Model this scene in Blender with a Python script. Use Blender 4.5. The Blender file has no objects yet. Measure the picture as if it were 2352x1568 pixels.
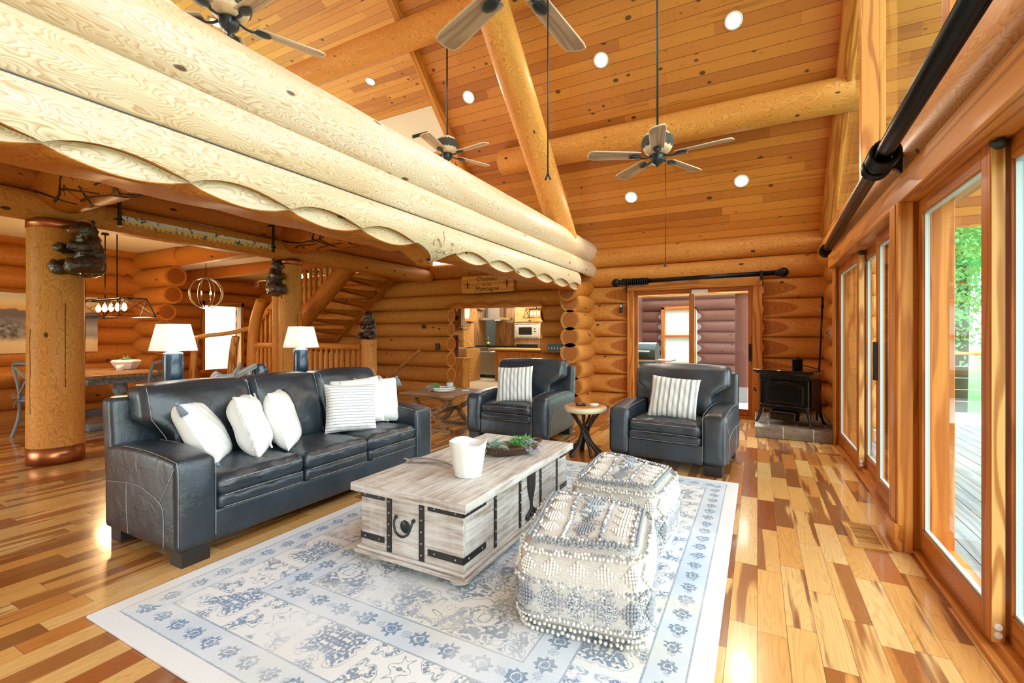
import bpy, bmesh, math, random
import numpy as np
from mathutils import Vector, Matrix
PI = math.pi
sc = bpy.context.scene
COL = sc.collection
rnd = random.Random(7)
def V(*a): return np.array(a, float)
def nrm(v):
    v = np.asarray(v, float); return v/ (np.linalg.norm(v)+1e-12)
def frame(d):
    d = nrm(d); a = np.cross(d, (0,0,1))
    if np.linalg.norm(a) < 1e-3: a = V(1,0,0)
    a = nrm(a); return a, np.cross(a, d)
def snoise(x, seed, n=4, f=1.0):
    r = np.random.RandomState(seed % 100003); o = 0
    for k in range(n):
        o = o + np.sin(x*f*(1.0+k*0.83+r.rand()*.5) + r.rand()*6.28)/(1+k*.6)
    return o/2.0
class MB:
    """mesh collector: verts, faces, per-vertex grain coordinate lc and radial rr"""
    def __init__(s): s.v=[]; s.f=[]; s.mi=[]; s.sm=[]; s.lc=[]; s.rr=[]; s.n=0
    def add(s, v, f, mi=0, sm=False, lc=None, rr=None):
        v = np.asarray(v, float).reshape(-1,3); k = s.n
        s.v.append(v); s.lc.append(v.copy() if lc is None else np.asarray(lc,float)); s.rr.append(np.ones(len(v)) if rr is None else np.asarray(rr,float))
        for q in f: s.f.append([int(i)+k for i in q])
        s.mi += [mi]*len(f); s.sm += [sm]*len(f); s.n += len(v); return s
    def box(s, c, d, mi=0, rz=0, R=None, lc=True):
        c = V(*c); h = V(*d)/2
        p = np.array([[x,y,z] for x in (-1,1) for y in (-1,1) for z in (-1,1)])*h
        ax = list(np.argsort(-h)); g = p[:,ax] + V(rnd.random()*9, rnd.random()*9, rnd.random()*9)
        if R is not None: p = p @ np.asarray(R).T
        elif rz: cc, ss = math.cos(rz), math.sin(rz); p = p @ np.array([[cc,-ss,0],[ss,cc,0],[0,0,1]]).T
        return s.add(p+c, [(0,1,3,2),(4,6,7,5),(0,4,5,1),(2,3,7,6),(0,2,6,4),(1,5,7,3)], mi, False, g)
    def b2(s, x0,x1,y0,y1,z0,z1, mi=0): return s.box(((x0+x1)/2,(y0+y1)/2,(z0+z1)/2),(abs(x1-x0),abs(y1-y0),abs(z1-z0)),mi)
    def bar(s, p0, p1, w, t, mi=0, up=(0,0,1)):
        p0, p1 = V(*p0), V(*p1); d = nrm(p1-p0); a = np.cross(d, up)
        if np.linalg.norm(a)<1e-4: a = V(1,0,0)
        a = nrm(a); b = np.cross(a, d); L = np.linalg.norm(p1-p0)
        return s.box((p0+p1)/2, (L,w,t), mi, R=np.stack([d,a,b],1))
    def tube(s, pts, r, n=8, mi=0, sm=True, cap=True, closed=False, flat=1.0):
        P = np.asarray(pts, float); m = len(P); r = np.broadcast_to(np.asarray(r,float), (m,))
        T = np.gradient(P, axis=0) if not closed else np.roll(P,-1,0)-np.roll(P,1,0)
        a, b = frame(T[0]); V_=[]; L=[]; dist=0
        for i in range(m):
            t = nrm(T[i]); a = nrm(a - t*np.dot(a,t)); b = np.cross(t,a)
            if i: dist += np.linalg.norm(P[i]-P[i-1])
            for k in range(n):
                th = 2*PI*k/n; V_.append(P[i] + r[i]*(math.cos(th)*a + flat*math.sin(th)*b)); L.append((dist, r[i]*math.cos(th), r[i]*math.sin(th)))
        F=[]; mm = m if closed else m-1
        for i in range(mm):
            for k in range(n): F.append((i*n+k, i*n+(k+1)%n, ((i+1)%m)*n+(k+1)%n, ((i+1)%m)*n+k))
        s.add(V_, F, mi, sm, np.array(L)+V(rnd.random()*9,0,0))
        if cap and not closed:
            k0 = s.n-m*n; s.f.append([k0+i for i in range(n)][::-1]); s.f.append([k0+(m-1)*n+i for i in range(n)]); s.mi += [mi]*2; s.sm += [False]*2
        return s
    def cyl(s, p0, p1, r, r1=None, n=20, mi=0, sm=True): return s.tube([p0,p1],[r, r if r1 is None else r1], n, mi, sm)
    def lathe(s, prof, c=(0,0,0), n=24, mi=0, sm=True, sx=1, sy=1, f=None):
        Pf = np.asarray(prof,float); m=len(Pf); th = np.arange(n)*2*PI/n; c=V(*c)
        v = np.zeros((m,n,3)); v[:,:,0]=Pf[:,0:1]*np.cos(th)*sx; v[:,:,1]=Pf[:,0:1]*np.sin(th)*sy; v[:,:,2]=Pf[:,1:2]
        v = v.reshape(-1,3)
        if f is not None: v = f(v)
        F=[(i*n+k, i*n+(k+1)%n, (i+1)*n+(k+1)%n, (i+1)*n+k) for i in range(m-1) for k in range(n)]
        if Pf[0,0]>1e-5: F.append(tuple(range(n))[::-1])
        if Pf[-1,0]>1e-5: F.append(tuple((m-1)*n+k for k in range(n)))
        return s.add(v+c, F, mi, sm)
    def ball(s, c, r, n=12, m=8, mi=0, R=None):
        r = np.broadcast_to(np.asarray(r,float),(3,)); V_=[]
        for i in range(m+1):
            ph = PI*i/m
            for k in range(n): th=2*PI*k/n; V_.append((math.sin(ph)*math.cos(th), math.sin(ph)*math.sin(th), -math.cos(ph)))
        p = np.array(V_)*r
        if R is not None: p = p @ np.asarray(R).T
        F=[(i*n+k, i*n+(k+1)%n, (i+1)*n+(k+1)%n, (i+1)*n+k) for i in range(m) for k in range(n)]
        return s.add(p+V(*c), F, mi, True)
    def soft(s, c, d, r=.03, nn=8, bulge=(0,0,0), mi=0, R=None, fn=None, sm=True):
        """rounded cushion box; bulge per axis pushes faces out; fn deforms local coords"""
        h = V(*d)/2; nn = np.broadcast_to(np.asarray(nn),(3,)); idx={}; V_=[]; F=[]
        r = min(r, h.min()*.98)
        def grid(k, hk):
            n=int(nn[k]); inner=np.linspace(-(hk-r),hk-r,n+1); return np.concatenate([[-hk,-hk+r*.3],inner[:1]*0+(-hk+r*.65),inner,[hk-r*.65,hk-r*.3,hk]])
        G=[grid(k,h[k]) for k in range(3)]
        def vid(i,j,k):
            key=(i,j,k)
            if key not in idx:
                idx[key]=len(V_); V_.append((G[0][i],G[1][j],G[2][k]))
            return idx[key]
        N=[len(g)-1 for g in G]
        for ax in range(3):
            o=[a for a in range(3) if a!=ax]
            for side in (0,N[ax]):
                for i in range(N[o[0]]):
                    for j in range(N[o[1]]):
                        q=[]
                        for di,dj in ((0,0),(1,0),(1,1),(0,1)):
                            t=[0,0,0]; t[ax]=side; t[o[0]]=i+di; t[o[1]]=j+dj; q.append(vid(*t))
                        flip = (side==0) ^ (ax==1)
                        F.append(q[::-1] if flip else q)
        p=np.array(V_); inner=np.clip(p, -(h-r), h-r); dlt=p-inner; L=np.linalg.norm(dlt,axis=1,keepdims=True)
        q=inner+np.where(L>1e-9, dlt/np.maximum(L,1e-9)*r, 0)
        u=p/h
        for ax in range(3):
            if bulge[ax]:
                o=[a for a in range(3) if a!=ax]
                w=(1-u[:,o[0]]**2)*(1-u[:,o[1]]**2); q[:,ax]+=bulge[ax]*w*np.sign(p[:,ax])*np.clip(abs(u[:,ax]),0,1)
        lc=q.copy()
        if fn is not None: q=fn(q)
        if R is not None: q=q @ np.asarray(R).T
        return s.add(q+V(*c), F, mi, sm, lc)
    def prism(s, poly, z0, z1, mi=0, M=None, sm=False):
        P=np.asarray(poly,float); n=len(P); v=np.concatenate([np.c_[P,np.full(n,z0)],np.c_[P,np.full(n,z1)]])
        lc=v.copy()
        if M is not None: v=v@np.asarray(M)[:3,:3].T+np.asarray(M)[:3,3]
        F=[tuple(range(n))[::-1],tuple(range(n,2*n))]+[(i,(i+1)%n,n+(i+1)%n,n+i) for i in range(n)]
        return s.add(v,F,mi,sm,lc)
    def grid(s, P, mi=0, sm=True, lc=None, rr=None, cu=False, cv=False):
        P=np.asarray(P,float); m,n=P.shape[:2]
        F=[(i*n+j, ((i+1)%m)*n+j, ((i+1)%m)*n+(j+1)%n, i*n+(j+1)%n) for i in range(m if cu else m-1) for j in range(n if cv else n-1)]
        return s.add(P.reshape(-1,3),F,mi,sm,None if lc is None else np.asarray(lc).reshape(-1,3), None if rr is None else np.asarray(rr).reshape(-1))
    def xf(s, M):
        M=np.asarray(M); s.v=[a@M[:3,:3].T+M[:3,3] for a in s.v]; return s
    def build(s, name, mat, parent=None, bevel=0, sub=0, recalc=True):
        me=bpy.data.meshes.new(name); v=np.concatenate(s.v); me.from_pydata([tuple(a) for a in v],[],s.f)
        me.polygons.foreach_set('material_index',s.mi); me.polygons.foreach_set('use_smooth',s.sm)
        a=me.attributes.new('lc','FLOAT_VECTOR','POINT'); a.data.foreach_set('vector',np.concatenate(s.lc).astype(np.float32).ravel())
        a=me.attributes.new('rr','FLOAT','POINT'); a.data.foreach_set('value',np.concatenate(s.rr).astype(np.float32))
        for m in (mat if isinstance(mat,(list,tuple)) else [mat]): me.materials.append(m)
        if recalc:
            b=bmesh.new(); b.from_mesh(me); bmesh.ops.recalc_face_normals(b,faces=b.faces); b.to_mesh(me); b.free()
        me.update(); o=bpy.data.objects.new(name,me); COL.objects.link(o)
        if bevel:
            q=o.modifiers.new('b','BEVEL'); q.width=bevel; q.segments=2; q.limit_method='ANGLE'; q.angle_limit=.7
        if sub:
            q=o.modifiers.new('s','SUBSURF'); q.levels=sub; q.render_levels=sub
        if parent is not None: o.parent=parent
        return o
def empty(name, loc=(0,0,0), rz=0):
    o=bpy.data.objects.new(name,None); COL.objects.link(o); o.location=loc; o.rotation_euler=(0,0,rz); o.empty_display_size=.1; return o
def tag(o,label,cat,group=None,kind='thing'):
    o['label']=label; o['category']=cat
    if group: o['group']=group
    if kind: o['kind']=kind
    return o
def struct(o,label=None,cat=None):
    o['kind']='structure'
    if label: o['label']=label
    if cat: o['category']=cat
    return o
def dup(root,loc,rz=0,label=None,group=None):
    r=root.copy(); COL.objects.link(r); r.location=loc; r.rotation_euler=(0,0,rz)
    if label: r['label']=label
    if group: r['group']=group
    for c in list(root.children):
        d=c.copy(); COL.objects.link(d); d.parent=r
        for g in list(c.children):
            e=g.copy(); COL.objects.link(e); e.parent=d
    return r
def rot(ax,a):
    c,s=math.cos(a),math.sin(a)
    return np.array({'x':[[1,0,0],[0,c,-s],[0,s,c]],'y':[[c,0,s],[0,1,0],[-s,0,c]],'z':[[c,-s,0],[s,c,0],[0,0,1]]}[ax])
def bez(p,n=12):
    """catmull-rom through points"""
    P=[np.asarray(q,float) for q in p]; P=[2*P[0]-P[1]]+P+[2*P[-1]-P[-2]]; out=[]
    for i in range(1,len(P)-2):
        for k in range(n):
            t=k/n; a,b,c,d=P[i-1],P[i],P[i+1],P[i+2]
            out.append(.5*((2*b)+(c-a)*t+(2*a-5*b+4*c-d)*t*t+(3*b-a-3*c+d)*t**3))
    out.append(P[-2]); return np.array(out)
def log(mb,p0,p1,r,r1=None,n=30,step=.09,seed=0,cuts=(),mi=0,wob=1.0,hand=None):
    """peeled log; cuts = planes (q,normal): anything beyond is planed flat"""
    p0,p1=V(*p0),V(*p1); L=np.linalg.norm(p1-p0); d=(p1-p0)/L; a,b=frame(d); m=max(2,int(L/step)+1)
    t=np.linspace(0,L,m)[:,None]; th=(np.arange(n)*2*PI/n)[None,:]
    rad=(r+((r1 if r1 else r)-r)*t/L)*(1+wob*(.012*snoise(t,seed,3,1.3)+.008*np.sin(2*th+seed)+.01*np.sin(3*th+t*.9+seed*2)+.006*np.sin(5*th+t*2.3+seed)))
    P=p0+t[...,None]*d+(rad*np.cos(th))[...,None]*a+(rad*np.sin(th))[...,None]*b
    for q,nn in cuts:
        nn=nrm(nn); dd=(P-V(*q))@nn; P=P-np.maximum(dd,0)[...,None]*nn
    rel=P-p0; u=rel@d; A=rel@a; B=rel@b; off=seed*3.37
    lc=np.stack([u+off,A,B],-1); rr=np.sqrt(A*A+B*B)/r
    mb.grid(P,mi,True,lc,rr,cv=True)
    for end in (0,m-1):
        ring=P[end]; rings=[ring]; lcs=[lc[end]]; rrs=[rr[end]]
        c=ring.mean(0); cl=lc[end].mean(0)
        for s_ in (.66,.33,.02):
            rings.append(c+(ring-c)*s_); l2=cl+(lc[end]-cl)*s_; lcs.append(l2); rrs.append(rr[end]*s_)
        mb.grid(np.array(rings),mi,False,np.array(lcs),np.array(rrs),cv=True)
    return mb
SKY=6.5; EXPO=0.12; SUN=2.6
# ---------------------------------------------------------------- materials
class G:
    def __init__(s,name):
        s.m=bpy.data.materials.new(name); s.m.use_nodes=True; s.t=s.m.node_tree; s.t.nodes.clear()
        s.out=s.t.nodes.new('ShaderNodeOutputMaterial')
    def n(s,ty,props=None,**inp):
        x=s.t.nodes.new('ShaderNode'+ty)
        for k,v in (props or {}).items(): setattr(x,k,v)
        for k,v in inp.items(): s.set(x.inputs[int(k[1:]) if k[0]=='i' and k[1:].isdigit() else k.replace('_',' ')],v)
        return x
    def set(s,sock,v):
        if hasattr(v,'outputs'): v=v.outputs[0]
        if hasattr(v,'is_linked'): s.t.links.new(v,sock)
        else:
            if isinstance(v,(tuple,list)) and len(v)==3 and sock.type=='RGBA': v=(*v,1)
            sock.default_value=v
    def ma(s,op,a,b=0.0,c=0.0,clamp=False): return s.n('Math',{'operation':op,'use_clamp':clamp},i0=a,i1=b,i2=c).outputs[0]
    def vm(s,op,a,b=(0,0,0)):
        x=s.n('VectorMath',{'operation':op},i0=a); 
        if op=='SCALE': s.set(x.inputs['Scale'],b)
        else: s.set(x.inputs[1],b)
        return x.outputs['Value' if op in('LENGTH','DOT_PRODUCT','DISTANCE') else 'Vector']
    def mix(s,f,a,b,mode='MIX'):
        x=s.t.nodes.new('ShaderNodeMix'); x.data_type='RGBA'; x.blend_type=mode; s.set(x.inputs[0],f); s.set(x.inputs[6],a); s.set(x.inputs[7],b); return x.outputs[2]
    def ramp(s,f,stops,interp='LINEAR'):
        x=s.t.nodes.new('ShaderNodeValToRGB'); s.set(x.inputs[0],f); e=x.color_ramp.elements; x.color_ramp.interpolation=interp
        while len(e)<len(stops): e.new(.5)
        for i,(p,c) in enumerate(stops): e[i].position=p; e[i].color=(*c,1) if len(c)==3 else c
        return x.outputs[0]
    def noise(s,v,scale,detail=2,rough=.5,dist=0): return s.n('TexNoise',Vector=v,Scale=scale,Detail=detail,Roughness=rough,Distortion=dist).outputs[0]
    def sst(s,x,a,b): return s.n('MapRange',{'interpolation_type':'SMOOTHSTEP'},i0=x,i1=a,i2=b,i3=0.0,i4=1.0).outputs[0]
    def attr(s,nm,k='Vector'): return s.n('Attribute',{'attribute_name':nm}).outputs[k]
    def obj(s): return s.n('TexCoord').outputs['Object']
    def xyz(s,v): x=s.n('SeparateXYZ',i0=v); return x.outputs
    def comb(s,x=0.0,y=0.0,z=0.0): return s.n('CombineXYZ',i0=x,i1=y,i2=z).outputs[0]
    def bump(s,h,st=.3,d=.01): return s.n('Bump',Strength=st,Distance=d,Height=h).outputs[0]
    def bsdf(s,color,rough=.5,metal=0.0,normal=None,**kw):
        x=s.n('BsdfPrincipled'); s.set(x.inputs['Base Color'],color); s.set(x.inputs['Roughness'],rough); s.set(x.inputs['Metallic'],metal)
        if normal is not None: s.set(x.inputs['Normal'],normal)
        for k,v in kw.items(): s.set(x.inputs[k.replace('_',' ')],v)
        s.t.links.new(x.outputs[0],s.out.inputs[0]); return s.m
def srgb(r,g,b):
    f=lambda c:(c/255/12.92 if c<=10 else ((c/255+.055)/1.055)**2.4); return (f(r),f(g),f(b))
def plain(name,c,rough=.5,metal=0.0,noise=0,nscale=30,bump=0,bscale=60,**kw):
    g=G(name); col=c
    if noise:
        f=g.noise(g.obj(),nscale,3,.6); col=g.mix(f,tuple(v*(1-noise) for v in c),tuple(min(1,v*(1+noise)) for v in c))
    nm=g.bump(g.noise(g.obj(),bscale,3,.6),bump,.005) if bump else None
    return g.bsdf(col,rough,metal,nm,**kw)
def emis(name,c,st):
    g=G(name); x=g.n('Emission',Color=c,Strength=st); g.t.links.new(x.outputs[0],g.out.inputs[0]); return g.m
def wood_log(name,base,line,heart,knot,rough=.42,lines=.55,coat=.04,F=78.0):
    """peeled log: contour grain, knots, dark heart on cut faces"""
    g=G(name); lc=g.attr('lc'); rr=g.attr('rr','Fac'); x,y,z=g.xyz(lc)
    sv=g.comb(g.ma('MULTIPLY',x,.28),y,z)
    n1=g.noise(sv,7.5,2,.45); rad=g.vm('LENGTH',g.comb(0.0,y,z))
    n2=g.noise(sv,26,1,.4)
    c=g.ma('ADD',g.ma('ADD',rad,g.ma('MULTIPLY',n1,.30)),g.ma('MULTIPLY',n2,.035))
    vo=g.n('TexVoronoi',{'feature':'F1'},Vector=g.vm('ADD',g.comb(g.ma('MULTIPLY',x,.55),y,z),g.vm('SCALE',g.comb(n2,n1,n2),.03)),Scale=4.6).outputs['Distance']
    kn=g.ma('SUBTRACT',1.0,g.sst(vo,.075,.105)); halo=g.ma('SUBTRACT',1.0,g.sst(vo,.05,.3))
    c2=g.ma('ADD',c,g.ma('MULTIPLY',halo,.05))
    w=g.ma('FRACT',g.ma('MULTIPLY',c2,F)); ln=g.ma('MULTIPLY',g.ma('POWER',w,2.2),g.ma('SUBTRACT',1.0,g.sst(w,.90,1.0)))
    fine=g.noise(g.comb(g.ma('MULTIPLY',x,1.2),g.ma('MULTIPLY',y,30.0),g.ma('MULTIPLY',z,30.0)),3,2,.6)
    big=g.noise(g.comb(g.ma('MULTIPLY',x,.6),g.ma('MULTIPLY',y,4.0),g.ma('MULTIPLY',z,4.0)),1.3,2)
    b=g.mix(g.sst(big,.3,.75),base,tuple(v*m for v,m in zip(base,(.86,.76,.62))))
    col=g.mix(g.ma('MULTIPLY',ln,lines),b,line)
    col=g.mix(g.ma('MULTIPLY',g.sst(fine,.55,.8),.25),col,line)
    hm=g.ma('SUBTRACT',1.0,g.sst(g.ma('ADD',rr,g.ma('MULTIPLY',n1,.12)),.80,.86))
    wr=g.ma('SINE',g.ma('MULTIPLY',g.ma('ADD',rad,g.ma('MULTIPLY',n1,.05)),420.0))
    hc=g.mix(g.sst(wr,-.4,1.0),heart,tuple(v*.72 for v in heart)); col=g.mix(hm,col,hc)
    col=g.mix(g.ma('MULTIPLY',kn,.9),col,knot)
    nm=g.bump(g.ma('ADD',g.ma('MULTIPLY',fine,.4),g.ma('MULTIPLY',kn,-.5)),.15,.004)
    return g.bsdf(col,g.ma('ADD',rough,g.ma('MULTIPLY',fine,.12)),0.0,nm,Coat_Weight=coat,Coat_Roughness=.22,Specular_IOR_Level=.16)
def wood_board(name,base,dark,rough=.4,freq=60.0,amt=.6,coat=.06,knots=0,stretch=.12):
    """flat-sawn timber, grain along lc.x"""
    g=G(name); lc=g.attr('lc'); x,y,z=g.xyz(lc)
    sv=g.comb(g.ma('MULTIPLY',x,stretch),y,z); n1=g.noise(sv,5.0,2,.5); n2=g.noise(g.comb(g.ma('MULTIPLY',x,.8),g.ma('MULTIPLY',y,40.0),g.ma('MULTIPLY',z,40.0)),2.0,3,.6)
    c=g.ma('ADD',g.ma('ADD',y,z),g.ma('MULTIPLY',n1,.5)); w=g.sst(g.ma('SINE',g.ma('MULTIPLY',c,freq)),-.2,1.0)
    f=g.ma('ADD',g.ma('MULTIPLY',w,amt),g.ma('MULTIPLY',n2,.45)); col=g.mix(g.ma('MULTIPLY',f,1.0,clamp=True),base,dark)
    if knots:
        vo=g.n('TexVoronoi',Vector=g.comb(g.ma('MULTIPLY',x,.5),y,z),Scale=knots).outputs['Distance']; k=g.ma('SUBTRACT',1.0,g.sst(vo,.05,.1)); col=g.mix(g.ma('MULTIPLY',k,.85),col,tuple(v*.25 for v in dark))
    return g.bsdf(col,rough,0.0,g.bump(n2,.12,.003),Coat_Weight=coat,Coat_Roughness=.25,Specular_IOR_Level=.2)
def plank_uv(g,u,v,w,l,shift=.37):
    row=g.ma('FLOOR',g.ma('DIVIDE',v,w)); rn=g.n('TexWhiteNoise',{'noise_dimensions':'1D'},W=row).outputs['Value']
    uo=g.ma('ADD',u,g.ma('MULTIPLY',rn,l*7.3)); q=g.ma('DIVIDE',uo,l); colm=g.ma('FLOOR',q)
    wn=g.n('TexWhiteNoise',{'noise_dimensions':'2D'},Vector=g.comb(row,colm)); fv=g.ma('FRACT',g.ma('DIVIDE',v,w)); fu=g.ma('FRACT',q)
    ev=g.ma('MULTIPLY',g.ma('MINIMUM',fv,g.ma('SUBTRACT',1.0,fv)),w); eu=g.ma('MULTIPLY',g.ma('MINIMUM',fu,g.ma('SUBTRACT',1.0,fu)),l)
    return wn.outputs['Value'],wn.outputs['Color'],ev,eu,fv
def mat_floor():
    g=G('varnished_mixed_plank_floor'); x,y,z=g.xyz(g.obj())
    r,rc,ev,eu,fv=plank_uv(g,y,x,.112,.60)
    cr,cg,cb=g.n('SeparateColor',i0=rc).outputs
    base=g.ramp(r,[(0,srgb(232,190,126)),(.45,srgb(224,170,98)),(.76,srgb(210,146,74)),(.88,srgb(180,106,50)),(1,srgb(136,72,34))])
    px=g.comb(g.ma('ADD',g.ma('MULTIPLY',y,.55),g.ma('MULTIPLY',cr,31.0)),g.ma('ADD',g.ma('MULTIPLY',x,7.5),g.ma('MULTIPLY',cg,17.0)),g.ma('MULTIPLY',cb,11.0))
    n1=g.noise(px,1.15,3,.5); thr=g.ma('ADD',.555,g.ma('MULTIPLY',g.ma('SUBTRACT',cb,.45),.35))
    st=g.n('MapRange',{'interpolation_type':'SMOOTHSTEP'},i0=g.ma('ADD',n1,g.ma('MULTIPLY',g.noise(g.comb(g.ma('MULTIPLY',y,3.0),g.ma('MULTIPLY',x,90.0),cr),1.0,2),.06)),i1=thr,i2=g.ma('ADD',thr,.06),i3=0.0,i4=1.0).outputs[0]
    dark=g.mix(cg,srgb(150,86,42),srgb(112,58,28))
    col=g.mix(g.ma('MULTIPLY',st,.85),base,dark)
    sv=g.comb(g.ma('ADD',g.ma('MULTIPLY',y,.35),g.ma('MULTIPLY',cr,9.0)),g.ma('MULTIPLY',x,3.2),g.ma('MULTIPLY',cg,5.0)); n2=g.noise(sv,2.2,2,.5)
    w=g.sst(g.ma('SINE',g.ma('MULTIPLY',g.ma('ADD',n2,g.ma('MULTIPLY',fv,.12)),170.0)),.1,1.0)
    col=g.mix(g.ma('MULTIPLY',w,.30),col,g.mix(.5,col,srgb(120,62,28)))
    fine=g.noise(g.comb(g.ma('MULTIPLY',y,1.5),g.ma('MULTIPLY',x,120.0),0.0),2,2); col=g.mix(g.ma('MULTIPLY',g.sst(fine,.45,.75),.25),col,srgb(130,72,34))
    gap=g.ma('SUBTRACT',1.0,g.sst(g.ma('MINIMUM',ev,eu),.0006,.0016)); col=g.mix(g.ma('MULTIPLY',gap,.75),col,srgb(62,34,18))
    rg=g.ma('ADD',.16,g.ma('MULTIPLY',g.noise(g.obj(),3,2),.10))
    return g.bsdf(col,rg,0.0,g.bump(g.ma('MULTIPLY',gap,-1.0),.25,.002),Coat_Weight=.5,Coat_Roughness=.08)
def mat_ceiling(name,slope,w,c0,c1,c2,white=False):
    g=G(name); x,y,z=g.xyz(g.obj()); v=g.ma('MULTIPLY',y,slope)
    r,rc,ev,eu,fv=plank_uv(g,x,v,w,3.1); cr,cg,cb=g.n('SeparateColor',i0=rc).outputs
    col=g.ramp(r,[(0,c0),(.5,c1),(1,c2)])
    gx=g.comb(g.ma('ADD',x,g.ma('MULTIPLY',cr,40.0)),g.ma('ADD',v,g.ma('MULTIPLY',cg,20.0)),0.0); gxs=g.xyz(gx)
    st=g.noise(g.comb(g.ma('MULTIPLY',gxs[0],.35),g.ma('MULTIPLY',gxs[1],9.0),0.0),1.0,3,.55)
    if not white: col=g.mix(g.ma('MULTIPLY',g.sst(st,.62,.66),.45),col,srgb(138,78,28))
    fine=g.noise(g.comb(g.ma('MULTIPLY',gxs[0],1.2),g.ma('MULTIPLY',gxs[1],70.0),0.0),2,2); col=g.mix(g.ma('MULTIPLY',g.sst(fine,.45,.8),.28),col,tuple(v_*.6 for v_ in c2))
    vo=g.n('TexVoronoi',{'feature':'F1'},Vector=g.comb(g.ma('MULTIPLY',gxs[0],5.0),g.ma('MULTIPLY',gxs[1],7.4),0.0),Scale=1.0)
    vd=vo.outputs['Distance']; vr=g.n('SeparateColor',i0=vo.outputs['Color']).outputs[0]
    ks=g.ma('MULTIPLY',g.sst(vr,.45,1.0),.24); k=g.ma('SUBTRACT',1.0,g.n('MapRange',{'interpolation_type':'SMOOTHSTEP'},i0=vd,i1=g.ma('MULTIPLY',ks,.6),i2=g.ma('ADD',ks,.004),i3=0.0,i4=1.0).outputs[0])
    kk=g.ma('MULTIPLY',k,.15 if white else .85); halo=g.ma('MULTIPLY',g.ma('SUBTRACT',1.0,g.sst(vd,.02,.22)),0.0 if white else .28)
    col=g.mix(halo,col,srgb(120,66,24)); col=g.mix(kk,col,srgb(44,20,8))
    gap=g.ma('SUBTRACT',1.0,g.sst(ev,.0022,.0045)); ge=g.ma('SUBTRACT',1.0,g.sst(eu,.001,.003)); gp=g.ma('MAXIMUM',gap,g.ma('MULTIPLY',ge,.6))
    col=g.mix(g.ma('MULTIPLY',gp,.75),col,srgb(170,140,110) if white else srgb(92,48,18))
    return g.bsdf(col,.42,0.0,g.bump(g.ma('MULTIPLY',gp,-1.0),.3,.004),Coat_Weight=.15,Coat_Roughness=.25)
def mat_leather():
    g=G('charcoal_blue_leather'); o=g.obj(); n=g.noise(o,3.2,3,.6); m=g.noise(o,9.0,4,.6,.6); f=g.n('TexVoronoi',Vector=o,Scale=190.0).outputs['Distance']
    col=g.mix(g.sst(n,.3,.75),srgb(28,37,45),srgb(46,60,72))
    return g.bsdf(col,g.ma('ADD',.27,g.ma('MULTIPLY',m,.16)),0.0,g.bump(g.ma('ADD',g.ma('MULTIPLY',m,1.0),g.ma('MULTIPLY',f,.05)),.32,.02),Specular_IOR_Level=.75,Coat_Weight=.15,Coat_Roughness=.3)
def mat_trunk():
    g=G('whitewashed_mango_wood'); lc=g.attr('lc'); x,y,z=g.xyz(lc)
    a=g.noise(g.comb(g.ma('MULTIPLY',x,2.0),g.ma('MULTIPLY',y,26.0),g.ma('MULTIPLY',z,26.0)),1.6,4,.65)
    b=g.noise(g.comb(g.ma('MULTIPLY',x,26.0),g.ma('MULTIPLY',y,3.0),g.ma('MULTIPLY',z,3.0)),1.2,3,.7)
    c=g.noise(lc,3.5,3,.6)
    f=g.ma('ADD',g.ma('MULTIPLY',a,.72),g.ma('ADD',g.ma('MULTIPLY',b,.13),g.ma('MULTIPLY',c,.26)))
    col=g.ramp(f,[(.37,srgb(132,116,102)),(.46,srgb(168,155,144)),(.54,srgb(196,188,180)),(.66,srgb(218,215,210))])
    return g.bsdf(col,.55,0.0,g.bump(f,.25,.004))
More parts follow.
